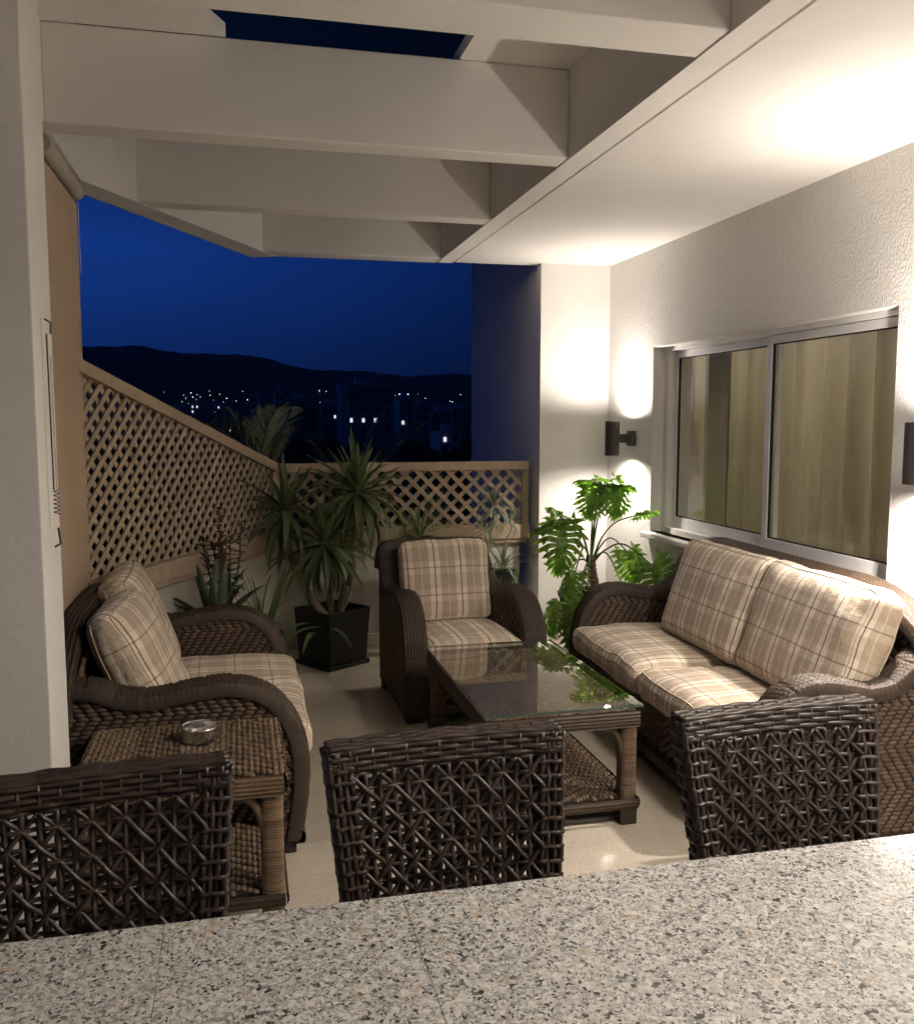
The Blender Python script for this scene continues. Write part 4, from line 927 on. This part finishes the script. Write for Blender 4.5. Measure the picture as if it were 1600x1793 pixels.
# --- split leaf philodendron
def split_leaf(L, W_, seed, droop=.9, nl=10):
    r_ = random.Random(seed); V, F = [], []
    def curve(y_, x_):   # y_ along the rib, x_ to the side
        t_ = y_ / L; a = droop * t_ * .9; X = L * (math.sin(a) / max(droop * .9, .01)) if droop > .02 else y_
        Z = -L * ((1 - math.cos(a)) / max(droop * .9, .01))
        return (X, x_ * (1 - .08 * t_), Z - abs(x_) ** 1.6 * .9 + .008 * math.sin(y_ * 60 + x_ * 40))
    n = 14; base = 0                                        # body along the rib
    for i in range(n + 1):
        t_ = i / n; y_ = L * (t_ * 1.0); bw = W_ * .13 * (math.sin(PI * min(1, t_ * .9 + .12)) ** .7)
        V += [curve(y_, -bw), curve(y_, 0), curve(y_, bw)]
    for i in range(n): b0 = i * 3; F += [(b0, b0 + 3, b0 + 4, b0 + 1), (b0 + 1, b0 + 4, b0 + 5, b0 + 2)]
    for s_ in (-1, 1):
        for k in range(nl):
            t_ = (k + .4) / nl; y0 = L * (t_ * .86 - .01)
            ln = W_ * .60 * (1 - .72 * abs(t_ - .30) ** 1.25 * 1.6) * r_.uniform(.88, 1.1); ln = max(ln, W_ * .14)
            ang = R(-62 + 108 * t_) if t_ < .35 else R(-25 + 75 * (t_ - .35) / .65 + 8)
            ang = R(-48) + R(100) * t_ ; wd_ = W_ * .046 * (1.15 - .35 * t_); b0 = len(V); m_ = 7
            for j in range(m_ + 1):
                q_ = j / m_; c_ = ln * q_; wv = wd_ * (.75 + 1.1 * q_ * (1 - q_) * 1.6) * (1 if q_ < .75 else max(.08, 1 - ((q_ - .75) / .25) ** 1.5))
                ca, sa = math.cos(ang + .35 * q_), math.sin(ang + .35 * q_)
                cx_, cy_ = c_ * ca, y0 + c_ * sa; zz = .012 * math.sin(q_ * 9 + k)
                for e in (-1, 1):
                    p = curve(cy_ + e * wv * ca, s_ * (cx_ - e * wv * sa)); V.append((p[0], p[1], p[2] + zz + (.0 if e else 0)))
            for j in range(m_): F.append((b0 + 2 * j, b0 + 2 * j + 1, b0 + 2 * j + 3, b0 + 2 * j + 2))
            if ln > W_ * .30:                                 # side tooth
                for e, q0 in ((1, .45), (-1, .62)):
                    b1 = len(V); ca, sa = math.cos(ang), math.sin(ang); cx_, cy_ = ln * q0 * ca, y0 + ln * q0 * sa; a2 = ang + e * .75
                    for dd, ww in ((0, wd_ * .9), (.5, wd_ * .7), (1, wd_ * .12)):
                        px, py = cx_ + math.cos(a2) * wd_ * 3.2 * dd, cy_ + math.sin(a2) * wd_ * 3.2 * dd
                        for e2 in (-1, 1): V.append(curve(py + e2 * ww * math.cos(a2), s_ * (px - e2 * ww * math.sin(a2))))
                    F += [(b1, b1 + 1, b1 + 3, b1 + 2), (b1 + 2, b1 + 3, b1 + 5, b1 + 4)]
    return MB().add(V, F)
ph = empty('philodendron', (2.165, 5.40, 0), 0, 'split leaf philodendron on a scarred stem in a black pot by the corner', 'potted plant')
MB().lathe([(0, 0), (.145, 0), (.15, .01), (.205, .43), (.215, .44), (.215, .465), (.200, .465), (.195, .40)], 40).build('pot', M_POT, ph, smooth=False, bevel=.003)
MB().lathe([(0, .405), (.198, .40)], 30).build('soil', M_SOIL, ph)
P_, _ = catmull([(.03, 0, .38), (.02, 0, .50), (-.005, 0, .62), (-.012, 0, .70)], .006)
MB().tube(P_, .026 + .0045 * np.abs(np.sin(np.arange(len(P_)) * .55)), 14).build('trunk', M_BARK2, ph, smooth=True)
for i in range(34):   # leaf scars
    a = i * 2.4; z = .42 + i * .0083; j = (z - .38) / .32
    x = .03 - .045 * j
    o_ = MB().lathe([(0, .004), (.006, .003), (.010, 0), (.011, -.002)], 10).build('leaf_scar', M_BARK, ph, smooth=True) if i == 0 else dup(scar)
    if i == 0: scar = o_
    o_.parent = ph; o_.matrix_local = Matrix.Translation((x + .028 * math.cos(a), .028 * math.sin(a), z)) @ Matrix.Rotation(a, 4, 'Z') @ Matrix.Rotation(R(90), 4, 'Y') @ Matrix.Diagonal((.8, 1.2, 1, 1))
pl = [split_leaf(.30, .30, 1, .7).build('leaf', M_PHI, None, smooth=True), split_leaf(.26, .27, 2, 1.2).build('leaf', M_PHI, None, smooth=True), split_leaf(.34, .30, 3, 1.0).build('leaf', M_PHI, None, smooth=True), split_leaf(.22, .2, 4, .5).build('leaf', M_PHI, None, smooth=True)]
CR_ = Vector((-.012, 0, .70))
# base of blade (local), heading azimuth, elevation, roll, scale, prototype
LV = [((.045, -.02, 1.085), 175, 22, 20, .62, 0), ((.055, -.02, 1.08), -12, 8, -25, .62, 0),
      ((.095, -.05, 1.10), -72, -52, 10, .85, 1), ((-.0, -.02, 1.06), -125, -50, -18, .72, 1),
      ((.215, -.18, .93), 8, 12, -30, .62, 3), ((-.205, -.06, .90), 165, -8, 20, .66, 0), ((-.215, -.10, .88), -110, -62, -12, .92, 2),
      ((-.19, -.02, .92), 120, 30, 0, .6, 3), ((.165, -.18, .73), -70, -58, 25, .68, 1), ((.215, -.42, .69), -60, -62, 45, .78, 2),
      ((-.16, -.16, .62), -140, -35, 10, .70, 1), ((-.12, -.26, .46), -95, -40, 0, .85, 2),
      ((.16, -.10, .53), -20, 10, -10, .62, 3), ((-.24, -.12, .42), -150, -45, 0, .75, 1), ((-.17, -.24, .34), -110, -55, 10, .75, 0)]
for (b_, az, el, ro, sc_, k) in LV:
    b_ = Vector(b_); b_.z = .70 + (b_.z - .70) * 1.16 if b_.z > .70 else b_.z; b_.x = b_.x * (1.10 if b_.x < 0 else 1.0); mid = CR_.lerp(b_, .55) + Vector((0, 0, .07 if b_.z > .75 else .10))
    P_, _ = catmull([tuple(CR_ + Vector((0, 0, -.05)) + (b_ - CR_) * .03), tuple(CR_.lerp(b_, .25) + Vector((0, 0, .05))), tuple(mid), tuple(b_)], .02)
    MB().tube(P_, np.linspace(.0068, .0036, len(P_)), 7).build('leaf_stalk', M_STEM, ph, smooth=True)
    use_leaf(pl[k], used, ph, rot_leaf(b_, R(az), R(el), R(ro), sc_ * rng.uniform(1.1, 1.25)))

# --- aloe and companions behind the loveseat
al = empty('potted_aloe', (-.13, 4.92, 0), 0, 'broad leaved aloe behind the far arm of the loveseat', 'potted plant')
MB().lathe([(0, 0), (.13, 0), (.17, .36), (.18, .37), (.18, .39), (.165, .39), (.16, .35)], 32).build('pot', M_POT, al)
MB().lathe([(0, .36), (.163, .35)], 24).build('soil', M_SOIL, al)
alv = leaf_set(M_ALOE, [(.34, .065, -.45, dict(fold=.35, seg=9, tipw=.02)), (.36, .07, .35, dict(fold=.35, seg=9, tipw=.02)), (.32, .06, .8, dict(fold=.4, seg=9, tipw=.02))])
rosette(al, (0, 0, .44), 22, alv, 5, 78, .03, (.75, 1.1), 12)
ka = empty('potted_kalanchoe', (-.09, 5.10, 0), 0, 'brown stemmed bushy succulent rising in front of the slanting lattice', 'potted plant')
MB().lathe([(0, 0), (.10, 0), (.13, .36), (.14, .38), (.125, .38)], 28).build('pot', M_POT, ka)
kl = [strap(.045, .022, .3, seg=4).build('leaf', M_KAL, None, smooth=True), strap(.05, .028, .7, seg=4).build('leaf', M_ALOE, None, smooth=True)]
for s_ in range(7):
    r_ = random.Random(40 + s_); tip = (r_.uniform(-.11, .13), r_.uniform(-.10, .08), r_.uniform(.86, 1.10)); P_, _ = catmull([(0, 0, .36), (tip[0] * .4, tip[1] * .4, .58), (tip[0] * .8, tip[1] * .8, .76), tip], .03)
    MB().tube(P_, .0045, 6).build('stem', M_BARK2, ka)
    for j in range(30):
        p = P_[min(len(P_) - 1, int((.35 + .65 * j / 30) * len(P_)))]
        use_leaf(kl[0 if p[2] > .72 else 1], used, ka, rot_leaf(p, j * 2.4, R(r_.uniform(-10, 50)), 0, r_.uniform(.9, 1.5)))
sp2 = empty('potted_spear_plant', (.095, 5.10, 0), 0, 'thin upright grassy plant with one broad blade beside the aloe', 'potted plant')
MB().lathe([(0, 0), (.09, 0), (.12, .36), (.13, .38), (.115, .38)], 28).build('pot', M_POT, sp2)
g1_ = leaf_set(M_YUC, [(.30, .012, .35, dict(seg=8)), (.34, .012, .7, dict(seg=8)), (.34, .045, -.1, dict(seg=8, fold=.1))])
rosette(sp2, (0, 0, .42), 18, g1_[:2], 45, 85, .02, (.8, 1.15), 14)
use_leaf(g1_[2], used, sp2, rot_leaf((.05, -.02, .42), R(-20), R(72), R(80), 1.0))

# --- plants hanging over the rail
def small_plant(name, loc, label, m, n, L, seed, droopset, potr=.075, poth=.12, w=.014, pot_m=None, lo_el=-40, hi_el=80, base='pot'):
    e = empty(name, loc, 0, label, 'potted plant'); g = MB()
    g.lathe([(0, 0), (potr * .75, 0), (potr, poth - .01), (potr * 1.06, poth - .008), (potr * 1.06, poth), (potr * .95, poth), (potr * .9, poth - .02)], 28); g.build('pot', pot_m or M_POT, e)
    MB().lathe([(0, poth - .015), (potr * .93, poth - .02)], 20).build('soil', M_SOIL, e)
    lv = leaf_set(m, [(L * q_, w, d_, dict(seg=9)) for q_, d_ in droopset])
    rosette(e, (0, 0, poth + .01), n, lv, lo_el, hi_el, .015, (.75, 1.15), seed)
    return e
DS = [(1.0, .6), (1.05, 1.3), (1.0, 2.2), (.9, 2.9)]
shelf = empty('plant_shelf', (0, 0, 0), 0, 'narrow ledge behind the straight lattice that carries small pots', 'shelf')
MB().box((.35, YB + .162, .70), (1.95, YB + .36, .735)).build('ledge_board', M_LOWW, shelf)
stl = empty('plant_stool', (1.17, YB - .23, 0), 0, 'plain wooden stool carrying the spider plant behind the armchair', 'stool')
MB().box((-.13, -.13, .56), (.13, .13, .60)).build('seat', M_WOOD, stl, bevel=.004)
for x, y in ((-.10, -.10), (.10, -.10), (-.10, .10), (.10, .10)): MB().box((x - .015, y - .015, 0), (x + .015, y + .015, .559)).build('leg', M_WOOD, stl)
small_plant('spider_plant', (1.17, YB - .23, .60), 'pale green spider plant on a stool behind the back of the armchair', M_SPID, 64, .27, 21, [(.9, .3), (1.05, .8), (1.0, 1.5), (.9, 2.2)], poth=.17, potr=.09)
small_plant('spider_plant', (1.40, YB + .26, .735), 'bushy spider plant seen through the middle of the straight lattice', M_SPID, 40, .28, 22, DS, potr=.08)
small_plant('spider_plant', (.98, YB + .26, .735), 'spider plant behind the lattice next to the yucca head', M_SPID, 30, .24, 23, DS, potr=.07)
M_BASK = simple('black_ribbed_pot', (.03, .032, .03), .4, .3, 80, 1, 160, .004)
st_ = empty('plinth', (1.76, YB - .20, 0), 0, 'white block carrying a small pot behind the armchair', 'plinth')
MB().box((-.12, -.12, 0), (.12, .12, .395)).build('plinth_block', M_LOWW, st_, bevel=.004)
al2 = small_plant('leggy_succulent', (1.755, YB - .20, .395), 'leggy grey green plant with curling leaves in a ribbed dark pot', M_GREY, 30, .17, 25, DS, w=.018, pot_m=M_BASK, potr=.082, poth=.13)
for pts in (((0, 0, .12), (-.03, -.02, .26), (-.10, -.02, .36), (-.07, 0, .50), (-.075, 0, .60)), ((.02, 0, .12), (.0, -.03, .30), (.05, -.03, .42), (.04, -.02, .47)), ((0, .02, .12), (-.08, -.05, .24), (-.13, -.05, .33), (-.14, -.04, .42))):
    P_, _ = catmull(pts, .02); MB().tube(P_, .0055, 7).build('stem', M_GREY, al2, smooth=True)
gw = leaf_set(M_GREY, [(.17, .015, .6, dict(seg=8)), (.20, .016, 1.6, dict(seg=8)), (.20, .016, 2.8, dict(seg=8))])
rosette(al2, (-.075, 0, .57), 34, gw, -40, 82, .01, (.75, 1.1), 30); rosette(al2, (.04, -.02, .46), 14, gw, -20, 80, .01, (.6, .9), 31); rosette(al2, (-.14, -.04, .41), 16, gw, -20, 80, .01, (.7, 1), 32)

# --- palms beyond the fence
def frond(L, nl, m, seed, droop=.9, lw_=.016, ll=.30):
    r_ = random.Random(seed); g = MB(); P = []; x = z = 0; a = R(6)
    for i in range(25):
        P.append((x, 0, z)); t_ = i / 24; a2 = a - droop * t_ ** 1.6; x += math.cos(a2) * L / 24; z += math.sin(a2) * L / 24
    P = np.array(P); g.tube(P, np.linspace(.010, .003, 25), 5)
    for s_ in (-1, 1):
        for k in range(nl):
            t_ = .12 + .88 * k / nl; p = P[int(t_ * 24)]; d_ = P[min(24, int(t_ * 24) + 1)] - P[max(0, int(t_ * 24) - 1)]; d_ /= np.linalg.norm(d_)
            l_ = ll * (math.sin(PI * min(1, t_ * .85 + .12)) ** .6) * r_.uniform(.85, 1.1)
            dr = d_ * .78 + np.array([0, s_ * .62, 0]) + np.array([0, 0, .18]) + nr.uniform(-.08, .08, 3); dr /= np.linalg.norm(dr)
            q_ = p + dr * l_ * .55; e = p + dr * l_ + np.array([0, 0, -.05 * l_ / .3]); wv = np.cross(dr, (0, 0, 1)) * lw_ * .5
            g.add([p - wv * .4, p + wv * .4, q_ + wv, q_ - wv, e], [(0, 1, 2, 3), (3, 2, 4)])
    return g.build('frond', m, None)
def palm(loc, h, n, L, label, m, seed, lo_el, hi_el, fixed=None):
    e = empty('palm_tree', loc, 0, label, 'tree'); P_, _ = catmull([(0, 0, 0), (.05, 0, h * .5), (0, 0, h)], .1)
    MB().tube(P_, .10 + .012 * (np.arange(len(P_)) % 2), 12).build('trunk', M_BARK2, e)
    fr0 = [frond(L, 40, m, seed + k, .5 + .4 * k) for k in range(3)]
    r_ = random.Random(seed)
    for i in range(n):
        az = i * 2.4 + r_.uniform(-.3, .3); el = R(lo_el + (hi_el - lo_el) * i / n); 
        if fixed and i < len(fixed): az, el = R(fixed[i][0]), R(fixed[i][1])
        use_leaf(fr0[i % 3], used, e, rot_leaf((0, 0, h), az, el, r_.uniform(-.5, .5), r_.uniform(.85, 1.1)))
palm((.16, 7.3, -5.2), 6.22, 7, .70, 'small palm with upright feathery fronds beyond the fence corner', M_PALM, 3, -10, 70, [(160, 74), (100, 80), (60, 78), (20, 70), (-60, 78), (-150, 66), (190, 60)])
palm((1.15, 9.6, -5.2), 5.85, 8, 1.2, 'dark palm crown beyond the straight fence behind the yucca', M_PALM, 9, 0, 75, [(10, 48), (20, 60), (0, 35), (30, 70), (150, 60), (170, 40), (-20, 52), (5, 25)])

# ================================================================== CITY AND HILLS
AZ = [-1.3, -.24, -.149, -.10, -.066, -.02, .02, .06, .112, .174, .257, .4, 1.3]
RD = [.052, .070, .0735, .074, .067, .069, .064, .056, .051, .0485, .0485, .050, .040]
def ridge(tz): return np.interp(tz, AZ, RD) + .0016 * np.sin(tz * 60) + .0008 * np.sin(tz * 190 + 1)
def hill_z(tz, r):
    s_ = np.clip((r - 1300) / 1700., 0, 1); s_ = s_ * s_ * (3 - 2 * s_)
    return -19 + (ridge(tz) * 3000 + 19) * s_ * (1 - .06 * np.sin(r * .01 + tz * 30) * (1 - s_))
V, F = [], []; na, nr_ = 200, 26
for i in range(na + 1):
    tz = -1.3 + 2.6 * i / na
    for k in range(nr_ + 1):
        r = 1200 + 2400 * k / nr_; rr = min(r, 3000 + 0 * r); zz = hill_z(tz, rr)
        if r > 3000: zz = zz - (r - 3000) * .12
        V.append((tz * r, r, zz))
for i in range(na):
    for k in range(nr_): a = i * (nr_ + 1) + k; F.append((a, a + nr_ + 1, a + nr_ + 2, a + 1))
tag(MB().add(V, F).build('hills', M_HILL, smooth=True), kind='structure')
tag(MB().box((-5000, -50, -20.5), (5000, 3800, -19.5)).build('ground', M_GROUND), kind='structure')

def street_light(pos, s, warm):
    g = MB(); o_ = None
    return pos
def head_mesh(m, nm):
    g = MB().lathe([(0, -1), (.7, -.7), (1, 0), (.7, .7), (0, 1)], 8); o_ = g.build(nm, m, None, smooth=True); return o_
HW, HY = head_mesh(M_DOT, 'lamp_head'), head_mesh(M_DOTY, 'lamp_head')
PM = MB().tube([(0, 0, -8), (0, 0, -.6)], .12, 5).build('lamp_post', M_LAMP, None)
firsts = {'w': True, 'y': True, 'p': True}
def lamp_at(tz, r, z, s, warm):
    e = empty('street_lamp', (tz * r, r, z), 0, 'tiny street lamp glowing in the dark town below the hills', 'street lamp', 'street lamps of the distant town')
    k = 'y' if warm else 'w'; src = HY if warm else HW
    if firsts[k]: firsts[k] = False; o_ = src; o_.parent = e
    else: o_ = dup(src, e)
    o_.scale = (s, s, s)
    if firsts['p']: firsts['p'] = False; p_ = PM; p_.parent = e
    else: p_ = dup(PM, e)
def tz_px(x, y=735):      # bearing of a picture column, only used to lay the town out
    c_ = (x - 800) / 1612.; t_ = CAM_YAW; return math.tan(math.atan(c_) + R(t_))
# (bearing column, height above horizon in 1/1612 units)
LP = [(291, 46), (325, 41), (329, 36), (338, 45), (341, 38), (347, 34), (349, 42), (354, 38), (370, 48), (371, 41), (388, 43), (377, 33), (400, 36), (394, 30), (416, 32), (428, 48), (333, 27), (322, 30), (344, 29),
      (436, 34), (578, 0), (398, -16), (404, -18), (671, 32), (700, 45), (707, 46), (715, 45), (732, 46), (693, 43), (669, 45), (745, 38), (770, 22), (788, 33), (792, 32), (806, 45), (826, 31), (561, 50), (573, 49), (700, 5), (705, 3), (783, -22), (790, -22),
      (800, -22), (744, -64), (562, 30), (640, 26), (152, 55), (168, 44), (240, 40), (262, 34), (812, 12), (765, -2), (150, 30)]
for i, (x, u) in enumerate(LP):
    tz = tz_px(x); el = u / 1612. * math.cos(math.atan(tz)) * 1.0
    # walk outward until the sight line meets the ground or slope
    rr = None
    for r in np.arange(500, 2990, 10.):
        if hill_z(tz, max(r, 1300)) + 8 > 1.55 + el * r * math.hypot(1, tz): rr = r; break
    if rr is None or u < -5: rr = min(1400, max(350, (19 - 9) / max(.004, -el))) if u < 0 else 2950
    z = 1.55 + el * rr * math.hypot(1, tz)
    lamp_at(tz, rr, z, rr * .00047 * (1.4 if i in (20, 26, 24, 46) else rng.uniform(.45, 1.1)), rng.random() < .22)

def building(x0, x1, top, dist, label, m, fl=3.1, lit=(), pale_edge=False):
    a0, a1 = tz_px(x0) * dist, tz_px(x1) * dist; zt = 1.55 + top / 1612. * dist * 1.03; dp = 14
    e = empty('apartment_block', ((a0 + a1) / 2, dist, -19.5), 0, label, 'building', 'apartment blocks of the distant town')
    w_ = (a1 - a0); H = zt + 19.5
    MB().box((-w_ / 2, 0, 0), (w_ / 2, dp, H)).build('wall', m, e)
    MB().box((-w_ / 2 - .3, -.3, H), (w_ / 2 + .3, dp + .3, H + .5)).box((-w_ * .2, 3, H + .5), (w_ * .15, 8, H + 2.6)).build('roof', M_CITY2, e)
    if pale_edge: MB().box((-w_ / 2, -.6, 0), (-w_ / 2 + w_ * .16, -.01, H + 1.5)).build('stair_tower', M_CITY2, e)
    nx = max(2, int(w_ / 4.2)); nz = int(H / fl); pm = None; lm = None
    for i in range(nx):
        for k in range(nz):
            z = H - 2.6 - k * fl
            if z < 8: continue
            x = -w_ / 2 + w_ * (i + .5 + (.35 if pale_edge else 0)) / (nx + (.4 if pale_edge else 0)); L_ = (i, k) in lit
            if L_:
                if lm is None: lm = o_ = MB().box((-.42, -.09, 0), (.42, -.01, 1.3)).build('window', M_LITW, e)
                else: o_ = dup(lm, e)
            else:
                if pm is None: pm = o_ = MB().box((-.8, -.06, 0), (.8, -.01, 1.4)).build('window', M_DWIN, e)
                else: o_ = dup(pm, e)
            o_.location = (x, 0, z)
        
    for k in range(0, nz, 2):
        z = H - 3.2 - k * fl
        if z > 8: MB().box((-w_ * .42, -1.0, z), (w_ * .42, -.1, z + .25)).build('balcony', m, e)
BL = [(598, 690, 58, 300, 'tall dark apartment block with a pale stair tower and four lit windows', M_CITY, ((0, 3), (1, 3), (2, 3), (4, 3)), True),
      (484, 498, 46, 340, 'narrow pale tower block left of the dark tall one', M_CITY2, (), False),
      (498, 560, 32, 360, 'broad dark apartment block with several floors of balconies', M_CITY, (), False),
      (440, 470, 40, 420, 'low pale block half hidden by the upright palm', M_CITY2, (), False),
      (562, 596, 25, 400, 'dark block squeezed beside the tall apartment tower', M_CITY, ((1, 1),), False),
      (700, 724, 34, 330, 'slim blue grey block to the right of the tall tower', M_CITY2, ((0, 2),), False),
      (728, 750, 26, 340, 'short blue grey block behind the yucca tips', M_CITY2, (), False),
      (756, 790, 14, 380, 'low dark block in the right part of the town', M_CITY, ((1, 3),), False),
      (792, 826, 20, 420, 'dark block touching the blue lit side wall', M_CITY, (), False),
      (300, 330, 22, 640, 'small pale house group at the foot of the hill', M_CITY2, ((0, 0), (2, 0)), False),
      (336, 352, 26, 620, 'brightest small pale building under the hill lamps', M_CITY2, ((0, 0), (1, 0), (0, 1)), False),
      (365, 392, 25, 660, 'pale low building to the right under the hill lamps', M_CITY2, ((1, 0),), False),
      (770, 806, -22, 260, 'flat roofed low building with two lit windows near the column', M_CITY2, ((0, 0), (2, 0)), False)]
for b_ in BL: building(*b_[:6], lit=b_[6], pale_edge=b_[7])
# construction crane over the tall block
cz = empty('tower_crane', (tz_px(606) * 330, 330, -19.5), 0, 'thin tower crane above the tall dark apartment block', 'crane')
MB().tube([(0, 0, 0), (0, 0, 33.5)], .5, 4).build('mast', M_CITY2, cz); MB().tube([(-3, 0, 33.5), (17.5, 0, 32.4)], .32, 4).build('jib', M_CITY2, cz)
# dark tree mass on the plain
V, F = [], []
tb = MB(); tp = MB().lathe([(0, -1), (.8, -.6), (1, 0), (.75, .65), (0, 1)], 7); TV = np.concatenate(tp.V); TF = np.array([f for f in tp.F])
for i in range(1500):
    r = rng.uniform(40, 620) ** 1.0; tz = rng.uniform(-.45, .5); s_ = rng.uniform(2.2, 5.0); zt = -19.5 + rng.uniform(3, 8) + (3 if r > 200 else 0)
    tb.add(TV * np.array([s_, s_, s_ * rng.uniform(.7, 1.2)]) + np.array([tz * r, r, zt]), TF)
o_ = tb.build('treetops', M_WOODFAR, smooth=False); tag(o_, 'black mass of treetops between the terrace and the town', 'trees', kind='stuff')

# thin evening haze over the town
hz_ = MB().box((-5200, -60, -21.5), (5200, 3900, 330)).build('haze', None)
hm = bpy.data.materials.new('haze_air'); hm.use_nodes = True; t = hm.node_tree; t.nodes.clear()
pv = t.nodes.new('ShaderNodeVolumePrincipled'); pv.inputs['Color'].default_value = (.9, .93, 1, 1); pv.inputs['Density'].default_value = .00022
o = t.nodes.new('ShaderNodeOutputMaterial'); t.links.new(pv.outputs[0], o.inputs['Volume']); hz_.data.materials.append(hm)
tag(hz_, 'thin blue evening haze over the town and hills', 'haze', kind='stuff')
